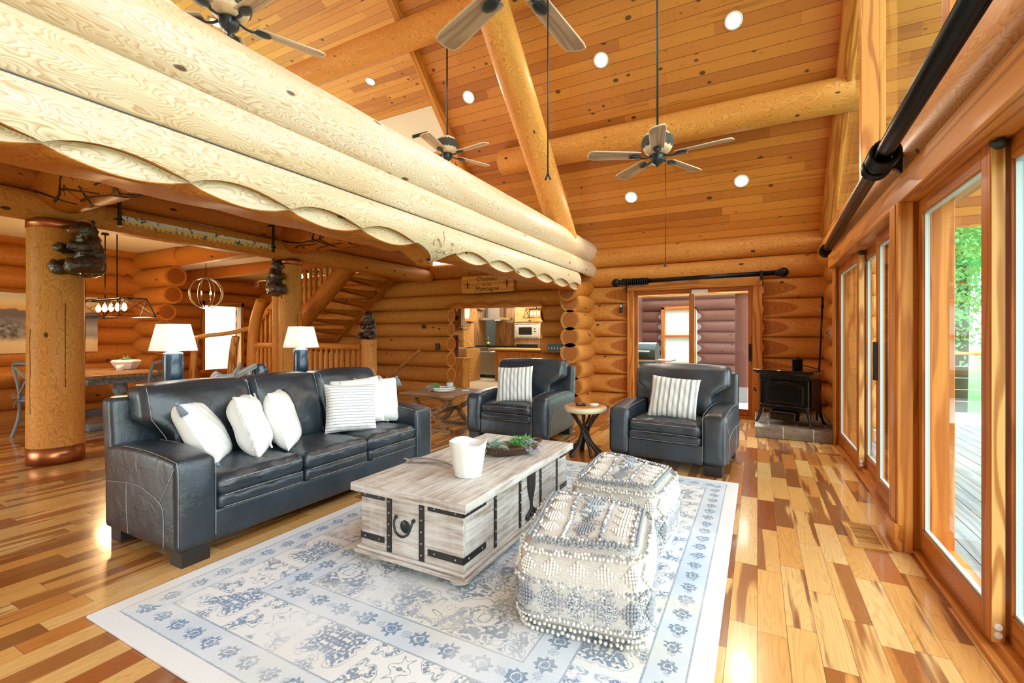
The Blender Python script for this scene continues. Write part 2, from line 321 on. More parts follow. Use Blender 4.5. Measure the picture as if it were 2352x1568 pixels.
def mat_rug():
    g=G('distressed_blue_ivory_rug'); x,y,z=g.xyz(g.obj())
    W,L=2.52,3.44   # rug object centred on its origin
    dx=g.ma('SUBTRACT',W/2,g.ma('ABSOLUTE',x)); dy=g.ma('SUBTRACT',L/2,g.ma('ABSOLUTE',y)); d=g.ma('MINIMUM',dx,dy)
    o=g.obj(); fuz=g.noise(o,60,2,.6); dn=g.ma('ADD',d,g.ma('MULTIPLY',g.ma('SUBTRACT',fuz,.5),.006))
    def band(a,b,e=.004): return g.ma('MULTIPLY',g.sst(dn,a-e,a+e),g.ma('SUBTRACT',1.0,g.sst(dn,b-e,b+e)))
    side=g.ma('LESS_THAN',dx,dy); along=g.ma('ADD',g.ma('MULTIPLY',side,y),g.ma('MULTIPLY',g.ma('SUBTRACT',1.0,side),x))
    wear=g.noise(o,1.6,3,.6); grit=g.noise(o,230,2,.7)
    def flower(u,v,s,seed):  # rosettes on a lattice of pitch s
        u=g.ma('ADD',u,g.ma('MULTIPLY',g.ma('SUBTRACT',g.noise(o,38,2),.5),.035)); v=g.ma('ADD',v,g.ma('MULTIPLY',g.ma('SUBTRACT',g.noise(g.vm('ADD',o,(7.0,0.0,0.0)),38,2),.5),.035)); cu=g.ma('FRACT',g.ma('ADD',g.ma('DIVIDE',u,s),seed)); cv=g.ma('DIVIDE',v,s)
        a=g.ma('SUBTRACT',cu,.5); ang=g.ma('ARCTAN2',cv,a); rr=g.ma('SQRT',g.ma('ADD',g.ma('MULTIPLY',a,a),g.ma('MULTIPLY',cv,cv)))
        pet=g.ma('ADD',.27,g.ma('MULTIPLY',g.ma('SINE',g.ma('MULTIPLY',ang,8.0)),.05))
        ring=g.ma('MULTIPLY',g.ma('LESS_THAN',rr,pet),g.ma('GREATER_THAN',g.ma('ABSOLUTE',g.ma('SUBTRACT',rr,.13)),.025))
        return ring
    f1=g.ma('MAXIMUM',flower(along,g.ma('SUBTRACT',d,.16),.125,.1),g.ma('MULTIPLY',flower(along,g.ma('SUBTRACT',d,.16),.0625,.35),.5))
    f3=g.ma('MAXIMUM',flower(along,g.ma('SUBTRACT',d,.575),.15,.4),g.ma('MULTIPLY',flower(along,g.ma('SUBTRACT',d,.575),.075,.2),.5))
    # mirrored scrolling motifs: kaleidoscope of a folded coordinate
    def motif(u,v,p,q,seed,th,sc):
        fu=g.ma('PINGPONG',g.ma('ADD',u,seed),p); fvv=g.ma('PINGPONG',g.ma('ADD',v,seed*.7),q)
        c=g.comb(fu,fvv,seed); n=g.noise(c,sc,1.5,.5,.8); n2=g.noise(c,sc*2.3,1,.5,.5)
        blob=g.sst(g.ma('ADD',n,g.ma('MULTIPLY',n2,.18)),th,th+.03)
        edge=g.ma('SUBTRACT',1.0,g.sst(g.ma('ABSOLUTE',g.ma('SUBTRACT',n,th-.13)),.004,.014))
        tooth=g.sst(g.noise(c,sc*6,1,.5),.40,.5)
        return g.ma('MAXIMUM',g.ma('MULTIPLY',blob,tooth),g.ma('MULTIPLY',edge,.8))
    f2=motif(along,d,.34,.165,.13,.585,9.0); fc=g.ma('MAXIMUM',motif(x,y,.42,.36,.51,.60,6.5),g.ma('MULTIPLY',motif(x,y,.30,.41,2.3,.63,11.0),.7))
    mb_=band(.235,.49); inn=g.sst(dn,.66,.67)
    lines=g.ma('MAXIMUM',g.ma('MAXIMUM',band(.085,.092,.002),band(.232,.240,.002)),g.ma('MAXIMUM',band(.488,.496,.002),band(.652,.660,.002)))
    pat=g.ma('MAXIMUM',g.ma('MAXIMUM',g.ma('MULTIPLY',band(.09,.235),f1),g.ma('MULTIPLY',band(.495,.655),f3)),g.ma('MAXIMUM',g.ma('MULTIPLY',mb_,f2),g.ma('MULTIPLY',inn,fc)))
    pat=g.ma('MAXIMUM',pat,g.ma('MULTIPLY',lines,.8))
    amt=g.ma('MULTIPLY',pat,g.ma('MULTIPLY',g.sst(wear,.26,.50),g.ma('ADD',.55,g.ma('MULTIPLY',g.sst(grit,.35,.6),.45))))
    ivory=srgb(226,229,232); pale=srgb(186,205,226)
    ground=g.mix(g.ma('MULTIPLY',g.ma('MAXIMUM',band(.09,.235),band(.495,.655)),g.sst(wear,.25,.7)),ivory,pale)
    ground=g.mix(g.ma('MULTIPLY',g.sst(g.noise(g.vm('ADD',o,(5.0,3.0,0.0)),1.1,2,.5),.52,.70),.6),ground,srgb(218,206,178))
    ink=g.mix(g.sst(g.noise(g.vm('ADD',o,(1.0,9.0,0.0)),1.3,2),.35,.6),srgb(84,104,122),srgb(48,104,158))
    col=g.mix(amt,ground,ink); col=g.mix(g.ma('MULTIPLY',fuz,.12),col,srgb(250,250,250))
    return g.bsdf(col,.95,0.0,g.bump(g.ma('ADD',grit,g.ma('MULTIPLY',amt,-.3)),.5,.004),Sheen_Weight=.2)
def mat_glass(name,tint=(.93,.97,.96)):
    g=G(name); fr=g.n('Fresnel',IOR=1.45); tr=g.n('BsdfTransparent',Color=tint); gl=g.n('BsdfGlossy',Color=(1,1,1),Roughness=.0)
    x=g.n('MixShader',i0=g.ma('MULTIPLY',fr,g.ma('SUBTRACT',1.0,g.n('NewGeometry').outputs['Backfacing'])),i1=tr,i2=gl); g.t.links.new(x.outputs[0],g.out.inputs[0]); return g.m
def mat_stripes(name,axis,base,ink,pitch,wfrac,broken=True):
    """striped woven cushion cover"""
    g=G(name); lc=g.attr('lc'); c=g.xyz(lc); u=c[axis]; v=c[1-axis]
    f=g.ma('FRACT',g.ma('DIVIDE',u,pitch)); m=g.ma('LESS_THAN',f,wfrac)
    if broken:
        k=g.ma('FRACT',g.ma('DIVIDE',v,.011)); alt=g.ma('FLOOR',g.ma('DIVIDE',u,pitch)); alt=g.ma('GREATER_THAN',g.ma('FRACT',g.ma('MULTIPLY',alt,.5)),.25)
        m=g.ma('MULTIPLY',m,g.ma('MAXIMUM',g.ma('GREATER_THAN',k,.32),alt)); m=g.ma('MULTIPLY',m,g.ma('ADD',.55,g.ma('MULTIPLY',g.noise(lc,160,2,.7),.5)))
    w=g.n('TexVoronoi',Vector=lc,Scale=260.0).outputs['Distance']
    col=g.mix(g.ma('MULTIPLY',m,1.0,clamp=True),base,ink); return g.bsdf(col,.9,0.0,g.bump(w,.25,.002),Sheen_Weight=.2)
def mat_knit(name):
    g=G(name); lc=g.attr('lc'); x,y,z=g.xyz(lc); f=g.attr('rr','Fac')
    n=g.noise(lc,90,2,.7); w=g.ma('SINE',g.ma('MULTIPLY',z,700.0))
    wool=g.mix(n,srgb(186,181,172),srgb(226,222,214)); tw=g.ramp(g.noise(lc,150,2,.8),[(.36,srgb(84,94,106)),(.47,srgb(150,154,160)),(.58,srgb(222,220,216))])
    return g.bsdf(g.mix(f,wool,tw),.95,0.0,g.bump(g.ma('ADD',n,g.ma('MULTIPLY',w,.15)),.6,.004))
def mat_stone(name,c0,c1,c2,bw,bh):
    g=G(name); o=g.attr('lc'); x,y,z=g.xyz(o); br=g.n('TexBrick',{'offset':.5},Vector=o,Color1=(1,1,1),Color2=(.5,.5,.5),Mortar=(0,0,0),Scale=1.0,Mortar_Size=.006,Brick_Width=bw,Row_Height=bh)
    n=g.noise(o,9,5,.65); v=g.noise(o,2.5,4,.6,1.5); col=g.ramp(g.ma('ADD',g.ma('MULTIPLY',n,.5),g.ma('MULTIPLY',v,.5)),[(.3,c0),(.5,c1),(.7,c2)])
    m=br.outputs['Fac']; col=g.mix(m,col,srgb(196,194,186)); return g.bsdf(col,.6,0.0,g.bump(g.ma('SUBTRACT',n,m),.4,.006))
def mat_painting():
    g=G('misty_lake_painting'); lc=g.attr('lc'); u,v,w=g.xyz(lc)   # u 0..1 across, v 0..1 up
    n=g.noise(g.comb(g.ma('MULTIPLY',u,3.0),g.ma('MULTIPLY',v,1.5),0.0),2.2,4,.6); n2=g.noise(g.comb(g.ma('MULTIPLY',u,9.0),g.ma('MULTIPLY',v,7.0),0.0),1.5,4,.65)
    vv=g.ma('ADD',v,g.ma('MULTIPLY',g.ma('SUBTRACT',n,.5),.16))
    col=g.ramp(vv,[(0,srgb(216,178,132)),(.2,srgb(226,196,152)),(.30,srgb(150,140,132)),(.42,srgb(172,166,160)),(.5,srgb(150,140,138)),(.62,srgb(112,98,100)),(.72,srgb(120,104,104)),(.735,srgb(214,164,104)),(.85,srgb(228,198,150)),(1,srgb(198,194,184))])
    tr=g.ma('MULTIPLY',g.ma('SUBTRACT',1.0,g.sst(u,.05,.4)),g.ma('MULTIPLY',g.sst(v,.16,.3),g.ma('SUBTRACT',1.0,g.sst(v,.45,.62))))
    col=g.mix(g.ma('MULTIPLY',tr,g.sst(n2,.35,.6)),col,srgb(84,74,66)); return g.bsdf(col,.8)
def mat_sawpaint():
    g=G('painted_saw_blade'); lc=g.attr('lc'); x,y,z=g.xyz(lc); n=g.noise(g.vm('SCALE',lc,1.0),14,4,.7)
    sky=g.mix(g.noise(lc,9,3),srgb(176,216,238),srgb(248,250,250)); land=g.mix(n,srgb(246,228,170),srgb(214,194,110))
    col=g.mix(g.sst(g.ma('ADD',z,g.ma('MULTIPLY',g.ma('SUBTRACT',n,.5),.06)),.0,.012),land,sky); col=g.mix(g.sst(n,.56,.62),col,srgb(30,62,88)); 
    return g.bsdf(col,.4)
M={}
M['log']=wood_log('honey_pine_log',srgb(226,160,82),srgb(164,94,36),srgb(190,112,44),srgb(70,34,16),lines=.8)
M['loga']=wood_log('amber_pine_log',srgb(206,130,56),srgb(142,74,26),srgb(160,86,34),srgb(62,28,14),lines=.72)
M['logday']=wood_log('daylight_toned_pine_log',srgb(238,224,198),srgb(182,132,74),srgb(196,128,66),srgb(92,56,36),lines=.8,coat=.2,F=100.0)  # same pine as the walls, with daylight put into a paler base
M['logo']=wood_log('weathered_outdoor_log',srgb(112,74,66),srgb(84,50,44),srgb(176,170,176),srgb(50,30,26),rough=.6,lines=.25,F=40.0)
M['trim']=wood_board('amber_fir_trim',srgb(222,150,70),srgb(166,92,34))
M['trimd']=wood_board('brown_fir_frame',srgb(196,118,50),srgb(148,78,28))
M['fir']=wood_board('light_fir_stile',srgb(224,176,104),srgb(170,108,48),freq=120.0,amt=.75)
M['floor']=mat_floor()
M['ceil']=mat_ceiling('knotty_pine_ceiling',1.414,.135,srgb(216,142,58),srgb(200,124,46),srgb(174,100,36))
M['ceil2']=mat_ceiling('knotty_pine_dormer_ceiling',1.05,.135,srgb(220,150,66),srgb(206,132,54),srgb(182,108,44))
M['ceilw']=mat_ceiling('light_washed_board_ceiling',1.05,.135,srgb(250,246,238),srgb(246,240,230),srgb(240,232,220),True)  # bright light washing over the boards is put into a white colour
M['leather']=mat_leather(); M['stitch']=plain('pale_grey_thread',srgb(176,178,176),.8)
M['foot']=plain('espresso_wood_feet',srgb(40,34,32),.4)
M['trunk']=mat_trunk(); M['iron']=plain('dark_iron',srgb(72,70,70),.45,.85,noise=.2); M['steel']=plain('brushed_steel',srgb(190,192,194),.28,1.0)
M['rivet']=plain('rivet_steel',srgb(150,150,152),.35,.9)
M['black']=plain('satin_black_metal',srgb(24,25,27),.32,.6); M['gloss']=plain('glossy_black_enamel',srgb(20,16,16),.12,.0,Coat_Weight=.6)
M['rug']=mat_rug(); M['glass']=mat_glass('clear_window_glass'); M['knit']=mat_knit('hand_knotted_wool')
M['white']=plain('white_cotton',srgb(240,238,234),.9,bump=.25,bscale=180,Sheen_Weight=.2); M['grayt']=plain('grey_blue_tassel_yarn',srgb(128,142,156),.9,bump=.3,bscale=200)
M['strp']=mat_stripes('grey_striped_cotton',0,srgb(236,232,224),srgb(112,120,134),.047,.42)
M['pin']=mat_stripes('fine_grey_pinstripe_cotton',1,srgb(240,238,233),srgb(150,156,164),.024,.2,False)
M['ceramic']=plain('matte_white_ceramic',srgb(238,238,236),.35); M['blue']=plain('glazed_blue_ceramic',srgb(24,52,74),.18,noise=.35,nscale=60,bump=.2,bscale=120,Coat_Weight=.5)
M['shade']=None
M['drift']=wood_board('bleached_driftwood',srgb(176,170,162),srgb(104,96,88),.85,freq=200.0,coat=0)
M['bark']=plain('dark_branch_wood',srgb(44,34,30),.4,noise=.4,nscale=40); M['bowl']=wood_board('rough_dough_bowl_wood',srgb(120,92,72),srgb(66,48,38),.8,coat=0)
M['leaf']=plain('grey_green_leaf',srgb(150,178,160),.6); M['leafg']=plain('fresh_green_leaf',srgb(104,164,84),.6); M['lav']=plain('lavender_flower',srgb(168,156,188),.8)
M['bear']=plain('dark_carved_bear_wood',srgb(62,42,30),.28,noise=.75,nscale=25,bump=.9,bscale=90,Coat_Weight=.5); M['bearf']=plain('brown_carved_muzzle',srgb(126,74,36),.3,noise=.3,nscale=30,Coat_Weight=.4)
M['copper']=plain('brushed_copper_band',srgb(186,118,80),.3,.9,noise=.15,nscale=8); M['bronze']=plain('verdigris_bronze',srgb(58,66,66),.38,.7)
M['blade']=wood_board('weathered_fan_blade_wood',srgb(206,184,154),srgb(160,132,102),.6,freq=90.0,coat=0); M['rope']=plain('natural_rope',srgb(216,200,168),.9,bump=.4,bscale=300)
M['birch']=plain('carved_pale_wood',srgb(218,190,148),.6,noise=.25,nscale=22,bump=.6,bscale=45); 
M['drywall']=plain('warm_white_drywall',srgb(240,228,206),.9); M['dryw']=plain('cool_white_drywall',srgb(232,238,240),.9)
M['oak']=wood_board('honey_oak_cabinet',srgb(206,160,96),srgb(160,112,58)); M['oakd']=wood_board('brown_oak_panel',srgb(150,108,66),srgb(104,70,40)); M['cherry']=wood_board('warm_island_wood',srgb(196,128,64),srgb(150,88,40))
M['grayw']=wood_board('grey_washed_wood',srgb(150,150,148),srgb(104,104,104),.7,coat=0); M['table']=wood_board('dining_table_wood',srgb(176,132,88),srgb(124,86,54)); M['rustic']=wood_board('brown_rustic_wood',srgb(172,130,88),srgb(116,82,52),.6,coat=.05)
M['slice']=wood_log('live_edge_slice',srgb(214,176,122),srgb(182,132,80),srgb(186,130,76),srgb(110,66,36),rough=.3)
M['cream']=plain('pale_bark_edge',srgb(228,214,180),.6); M['sign']=wood_board('routed_cedar_sign',srgb(240,178,84),srgb(212,138,54),.4); M['carve']=plain('dark_carved_letter',srgb(104,56,20),.8)
M['hearth']=mat_stone('grey_brown_hearth_tile',srgb(84,76,66),srgb(128,116,100),srgb(164,152,134),.31,.31)
M['paver']=mat_stone('pale_porch_paver',srgb(196,198,200),srgb(216,218,218),srgb(236,236,234),.22,.22)
M['bulb']=emis('lit_filament_bulb',(1,.62,.25),28.0); M['can']=emis('lit_recessed_lamp',(1,.93,.80),40.0)
M['deck']=wood_board('weathered_deck_board',srgb(150,160,160),srgb(112,124,126),.7,coat=0); M['grass']=plain('sunlit_lawn',srgb(92,150,76),.9,noise=.3,nscale=4)
g=G('tree_foliage'); fc_=g.mix(g.noise(g.obj(),2.5,2),srgb(110,176,110),srgb(150,206,140)); df=g.n('BsdfDiffuse',Color=fc_); tl=g.n('BsdfTranslucent',Color=fc_); mx=g.n('MixShader',i0=.55,i1=df,i2=tl); g.t.links.new(mx.outputs[0],g.out.inputs[0]); M['bush']=g.m; M['trunkb']=plain('tree_bark',srgb(92,78,66),.9)
M['plastic']=plain('black_plastic',srgb(22,22,24),.4); M['wplastic']=plain('white_plastic',srgb(236,236,232),.4); M['brass']=plain('brass',srgb(200,160,90),.3,1.0)
M['green']=plain('green_enamel_smoker',srgb(34,54,50),.3); M['redc']=plain('red_cloth',srgb(190,40,60),.8); M['yel']=plain('yellow_lit_wall_and_label',srgb(226,208,64),.8)  # yellow light on the kitchen wall painted as colour; also the bottle label
M['concrete']=plain('grey_concrete',srgb(140,136,136),.8,noise=.15); M['charcoal']=plain('charcoal_screen',srgb(20,20,22),.2)
# ---------------------------------------------------------------- camera, sky, view
cam=bpy.data.cameras.new('camera'); cam.sensor_width=36; cam.lens=36*1060/2352; cam.shift_y=-14/2352; cam.clip_start=.05
co=bpy.data.objects.new('camera',cam); COL.objects.link(co); co.location=(0,0,1.27); co.rotation_euler=(PI/2,0,math.radians(28)); sc.camera=co
w=bpy.data.worlds.new('sky'); sc.world=w; w.use_nodes=True; nt=w.node_tree
bg=nt.nodes['Background']; tc=nt.nodes.new('ShaderNodeTexCoord'); sx=nt.nodes.new('ShaderNodeSeparateXYZ'); rp=nt.nodes.new('ShaderNodeValToRGB')
nt.links.new(tc.outputs['Generated'],sx.inputs[0]); nt.links.new(sx.outputs['Z'],rp.inputs[0]); nt.links.new(rp.outputs[0],bg.inputs[0])
e=rp.color_ramp.elements; e[0].position=0; e[0].color=(.80,.88,.90,1); e[1].position=.7; e[1].color=(.86,.93,1,1); bg.inputs[1].default_value=SKY
sc.view_settings.view_transform='Standard'; sc.view_settings.look='None'; sc.view_settings.gamma=1; sc.view_settings.use_curve_mapping=False; sc.view_settings.exposure=EXPO
cy=sc.cycles; cy.use_denoising=True; cy.max_bounces=6; cy.diffuse_bounces=4; cy.glossy_bounces=3; cy.transmission_bounces=4; cy.transparent_max_bounces=10
cy.caustics_reflective=False; cy.caustics_refractive=False; cy.sample_clamp_indirect=6.0; cy.use_adaptive_sampling=True; cy.adaptive_threshold=.025
def lamp(name,loc,power,col=(1,.82,.6),r=.04,kind='POINT',rotv=None,size=1.0):
    l=bpy.data.lights.new(name,kind); l.energy=power; l.color=col
    if kind=='SPOT': l.spot_size=size; l.spot_blend=.6
    l.shadow_soft_size=r
    o=bpy.data.objects.new(name,l); COL.objects.link(o); o.location=loc
    if rotv is not None: o.rotation_euler=rotv
    return o
# ---------------------------------------------------------------- floor and walls
YB=7.85; CR=10.72
m=MB(); m.b2(-12.2,.86,-3.2,8.15,-.12,0); struct(m.build('floor',M['floor']),'varnished mixed-tone plank floor','floor')
g_=plain('pale_kitchen_tile',srgb(222,200,166),.35,noise=.08,nscale=5)
m=MB(); m.b2(-10.2,-2.72,8.15,15.2,-.12,0); struct(m.build('floor_kitchen',g_))
S=[-.03,.27,.595,.93,1.245,1.535,1.825,2.125,2.465,2.80]       # chink lines of the log courses
def course(k): return (S[k]+S[k+1])/2,(S[k+1]-S[k])/2
AX=YB+.17
# back wall: one mesh of stacked log courses with the kitchen opening and the patio door cut out
m=MB(); sd=11
KX0,KX1=-5.72,-3.585; DX0,DX1=-1.95,.065
for k in range(9):
    z,r=course(k); r2=r*1.005; sd+=1
    front=((0,AX-r+.012,0),(0,-1,0))
    top=k>=7
    segs=[]
    if k<=5: segs=[(-12.0,KX0),(KX1,DX0),(DX1,1.45)]
    elif k==6: segs=[(-12.0,-2.6),(-2.6,DX0),(DX1,1.45)]
    else: segs=[(-12.0,-2.6),(-2.6,1.45)]
    for (a,b) in segs:
        cuts=[]
        sc_=rnd.uniform(.13,.2)
        if b==DX0: cuts.append(((DX0,AX-r+.115,z),(sc_*1.45,-1,0)))
        if a==DX1: cuts.append(((DX1,AX-r+.115,z),(-sc_*1.2,-1,0)))
        sd+=3
        log(m,(a,AX,z),(b,AX,z),r2,seed=sd,cuts=cuts,n=34,step=.05 if cuts else .12)
        if k==6 and a==-12.0:   # scalloped underside over the kitchen opening
            P=m.v[-9]; 
            u=(P[:,0]-KX0)/(KX1-KX0); ins=(u>-.02)&(u<1.02); zz=1.885+.05*np.abs(np.sin(u*PI*4))
            P[:,2]=np.where(ins&(P[:,2]<zz),zz,P[:,2])
m.b2(-12.0,KX0-.16,AX+.03,AX+.14,0,2.8,1); m.b2(KX1,DX0,AX+.03,AX+.14,0,2.8,1); m.b2(DX1,1.0,AX+.03,AX+.14,0,2.8,1); m.b2(KX0,KX1,AX+.03,AX+.14,2.0,2.8,1); m.b2(DX0,DX1,AX+.03,AX+.14,2.15,2.8,1)
struct(m.build('wall_back',[M['log'],M['trimd']]),'amber stacked-log back wall','wall')
# scalloped carved lining of the kitchen opening
m=MB(); n=64; xs=np.linspace(KX0-.02,KX1+.02,n)
for y0,ph,zo in ((YB-.005,0,1.845),(YB+.10,.5,1.84)):
    u=(xs-KX0)/(KX1-KX0); za=zo+.055*np.abs(np.sin((u*4+ph)*PI)); zb=za+.05
    P=np.array([np.c_[xs,np.full(n,y0+.0),zb],np.c_[xs,np.full(n,y0),za+.012],np.c_[xs,np.full(n,y0+.03),za-.008],np.c_[xs,np.full(n,y0+.16),za+.004],np.c_[xs,np.full(n,y0+.16),zb]])
    m.grid(P,0,True)
struct(m.build('trim_1',M['loga']))
# left walls: dining wall, short stub wall and the far entry wall, all stacked logs
m=MB()
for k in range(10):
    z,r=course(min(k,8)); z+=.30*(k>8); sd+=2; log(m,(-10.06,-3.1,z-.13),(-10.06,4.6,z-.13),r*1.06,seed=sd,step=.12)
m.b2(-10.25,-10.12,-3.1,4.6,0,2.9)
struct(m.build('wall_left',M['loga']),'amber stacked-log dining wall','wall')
m=MB()
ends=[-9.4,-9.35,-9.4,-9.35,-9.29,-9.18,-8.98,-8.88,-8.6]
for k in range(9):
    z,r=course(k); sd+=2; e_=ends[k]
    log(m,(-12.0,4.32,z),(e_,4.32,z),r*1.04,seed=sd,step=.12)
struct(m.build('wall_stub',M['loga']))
WY0,WY1=6.30,7.34
m=MB()
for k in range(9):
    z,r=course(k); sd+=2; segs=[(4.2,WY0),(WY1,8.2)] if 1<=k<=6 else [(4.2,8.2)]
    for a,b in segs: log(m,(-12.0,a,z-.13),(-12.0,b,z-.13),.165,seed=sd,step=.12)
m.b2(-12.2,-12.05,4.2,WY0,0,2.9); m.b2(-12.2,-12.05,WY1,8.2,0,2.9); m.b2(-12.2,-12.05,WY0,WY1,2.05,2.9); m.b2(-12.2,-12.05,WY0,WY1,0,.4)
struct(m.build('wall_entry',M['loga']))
# bright entry window in that far wall
m=MB(); 
for a in ((WY0,WY0+.08),(WY1-.08,WY1)): m.b2(-12.0,-11.80,a[0],a[1],.42,2.1)
m.b2(-12.0,-11.80,WY0,WY1,2.0,2.1); m.b2(-12.0,-11.78,WY0-.04,WY1+.04,.36,.44)
wdw=struct(m.build('window_1',M['trim'],bevel=.006),'tall entry window in the far left log wall','window')
m=MB(); m.b2(-12.0,-11.99,WY0+.08,WY1-.08,.44,2.0); m.build('pane',M['glass'],wdw)
# partition stub of Y-direction logs under the carved beam wall
FX=-2.72
m=MB()
for zc in (1.815,1.521,1.241,.976,.69,.41,.13): sd+=2; log(m,(FX,7.14 if zc>.9 else 7.3,zc),(FX,8.1,zc),.168,seed=sd,step=.06)
struct(m.build('wall_partition',M['log']),'short log wall end with round cut ends by the kitchen opening','wall')
# corner logs of the right wall
m=MB()
for k in range(8): 
    zc=.15+.285*k; sd+=2
    log(m,(1.0,6.50,zc),(1.0,8.3,zc),.165,seed=sd,step=.06,cuts=[((.93,6.5,zc),(-1,-.62,0))])
struct(m.build('wall_right_corner',M['log']),'bulging log ends in the corner behind the stove','wall')
# ---------------------------------------------------------------- ceilings
def quad(name,p,mat,th=.06):
    p=[V(*a) for a in p]; nn=nrm(np.cross(p[1]-p[0],p[2]-p[0])); nn=nn if nn[2]>0 else -nn; m=MB(); v=p+[a+nn*th for a in p]
    m.add(v,[(0,1,2,3),(7,6,5,4),(0,4,5,1),(1,5,6,2),(2,6,7,3),(3,7,4,0)]); return struct(m.build(name,mat))
def zr(y): return CR-y
TX=-4.40
quad('ceiling_main',[(TX,2.2,zr(2.2)),(2.9,2.2,zr(2.2)),(2.9,8.05,zr(8.05)),(TX,8.05,zr(8.05))],M['ceil']); bpy.data.objects['ceiling_main']['label']='sloped knotty pine board ceiling'; bpy.data.objects['ceiling_main']['category']='ceiling'
DZ=lambda y: 6.15+(7.85-y)*.33
yt=(CR-6.15-.33*7.85)/.67
quad('ceiling_dormer',[(-9.3,yt,DZ(yt)),(TX-.02,yt,DZ(yt)),(TX-.02,7.9,DZ(7.9)),(-9.3,7.9,DZ(7.9))],M['ceil2'])
quad('ceiling_light_washed',[(-13,yt,DZ(yt)),(-9.3,yt,DZ(yt)),(-9.3,7.9,DZ(7.9)),(-13,7.9,DZ(7.9))],M['ceilw'])  # boards whitened to stand for the light on them
m=MB(); m.b2(-13,TX,7.85,7.95,2.95,6.4); struct(m.build('wall_dormer',M['drywall']),'warm white drywall above the loft','wall')
m=MB(); m.b2(-12.2,-6.3,-3.2,7.9,2.76,2.94); struct(m.build('ceiling_dining',M['drywall']),'white drywall dining ceiling','ceiling')
m=MB(); m.b2(-6.3,-2.85,-3.2,7.9,2.97,3.05); struct(m.build('ceiling_soffit',M['drywall']))
quad('ceiling_light_blocker',[(-13,yt,8.05),(1.6,yt,8.05),(1.6,-3.4,1.7+0.0),(-13,-3.4,1.7)] if False else [(-13,2.2,8.52),(1.6,2.2,8.52),(1.6,-3.2,3.1),(-13,-3.2,3.1)],M['ceil'])  # unseen roof half, added to block sky light from above
m=MB(); m.b2(-6.3,1.05,-3.3,-3.2,0,3.2); struct(m.build('wall_light_blocker',M['drywall']))  # unseen wall added behind the camera to cut light from the open back
# loft cheek filling the triangle between dormer wall and roof edge
m=MB(); y0,y1=yt,7.85
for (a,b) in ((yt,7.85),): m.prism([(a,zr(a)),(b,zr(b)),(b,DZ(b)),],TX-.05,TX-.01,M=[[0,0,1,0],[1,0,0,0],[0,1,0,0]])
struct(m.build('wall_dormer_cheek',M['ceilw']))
m=MB(); m.bar((TX,4.2,zr(4.2)-.09),(TX,7.8,zr(7.8)-.09),.09,.16); struct(m.build('trim_2',M['trim'],bevel=.006))
# loft window frame and its round post on the dormer wall
m=MB(); m.b2(-6.0,-5.2,7.74,7.85,4.98,5.10); m.b2(-5.52,-5.40,7.70,7.85,3.0,5.3); m.b2(-5.02,-4.86,7.72,7.85,3.0,4.98); m.cyl((-5.26,7.76,2.95),(-5.26,7.76,5.0),.07)
struct(m.build('window_4',M['trim'],bevel=.005),'loft window trim on the white dormer wall','window')
m=MB(); m.b2(-6.62,-6.22,7.835,7.85,5.55,5.62); 
for i in range(5): m.b2(-6.60,-6.24,7.825,7.836,5.558+.012*i,5.562+.012*i)
tag(m.build('air_vent',M['iron']),'thin dark wall vent on the white wall above the loft','vent')
# ---------------------------------------------------------------- right glass wall
m=MB()
m.b2(.735,.76,-2.5,6.55,2.05,2.21); m.b2(.76,1.05,-2.5,6.55,2.05,2.16)               # head board
m.b2(.74,.80,3.46,3.50,.0,2.05); m.b2(.745,.99,3.49,3.72,0,2.05); m.b2(.728,.745,3.46,3.66,.0,2.05); m.b2(.722,.731,3.50,3.58,.16,2.05); m.b2(.712,.75,3.455,3.67,0,.16)
m.b2(.80,.99,6.45,6.62,0,2.05); m.b2(.785,.80,6.42,6.62,0,2.05)
m.b2(.80,.90,-2.5,6.45,0,.022); m.b2(.85,1.0,-2.5,6.45,0,.045)                       # sill
struct(m.build('wall_right',M['trim'],bevel=.005),'amber fir door surrounds and head board of the glass wall','wall')
m=MB(); log(m,(.93,-2.5,2.40),(.93,7.9,2.40),.205,seed=77,step=.06,cuts=[((.745,0,2.34),(-1,0,-.35)),((.78,0,2.24),(-.55,0,-1)),((.755,0,2.46),(-1,0,.1))])
beam0=tag(m.build('log_beam',M['log']),'planed log above the glass doors behind the black pole','beam')
# upper gable glazing
m=MB()
m.b2(.80,.95,-2.5,7.8,2.56,2.64)
for yy in (4.98,2.9,.6): m.b2(.80,.97,yy,yy+.10,2.6,zr(yy)+.1)
m.bar((.86,2.3,zr(2.3)-.10),(.86,7.9,zr(7.9)-.10),.13,.17)
m.bar((.90,2.3,zr(2.3)-.36),(.90,7.7,zr(7.7)-.36),.05,.10); m.bar((.92,5.06,2.70),(.92,7.5,2.70),.05,.12)
struct(m.build('trim_3',M['trim'],bevel=.005))
def gl(name,y0,y1):
    m=MB(); P=[(y0,2.62),(y1,2.62),(y1,max(2.63,zr(y1)-.1)),(y0,zr(y0)-.1)]
    m.prism(P,.925,.931,M=[[0,0,1,0],[1,0,0,0],[0,1,0,0]]); o=struct(m.build(name,M['glass']),'gable window pane above the glass doors','window'); return o
gl('window_2',5.08,7.9); gl('window_3',3.0,4.98); gl('window_5',.7,2.9)
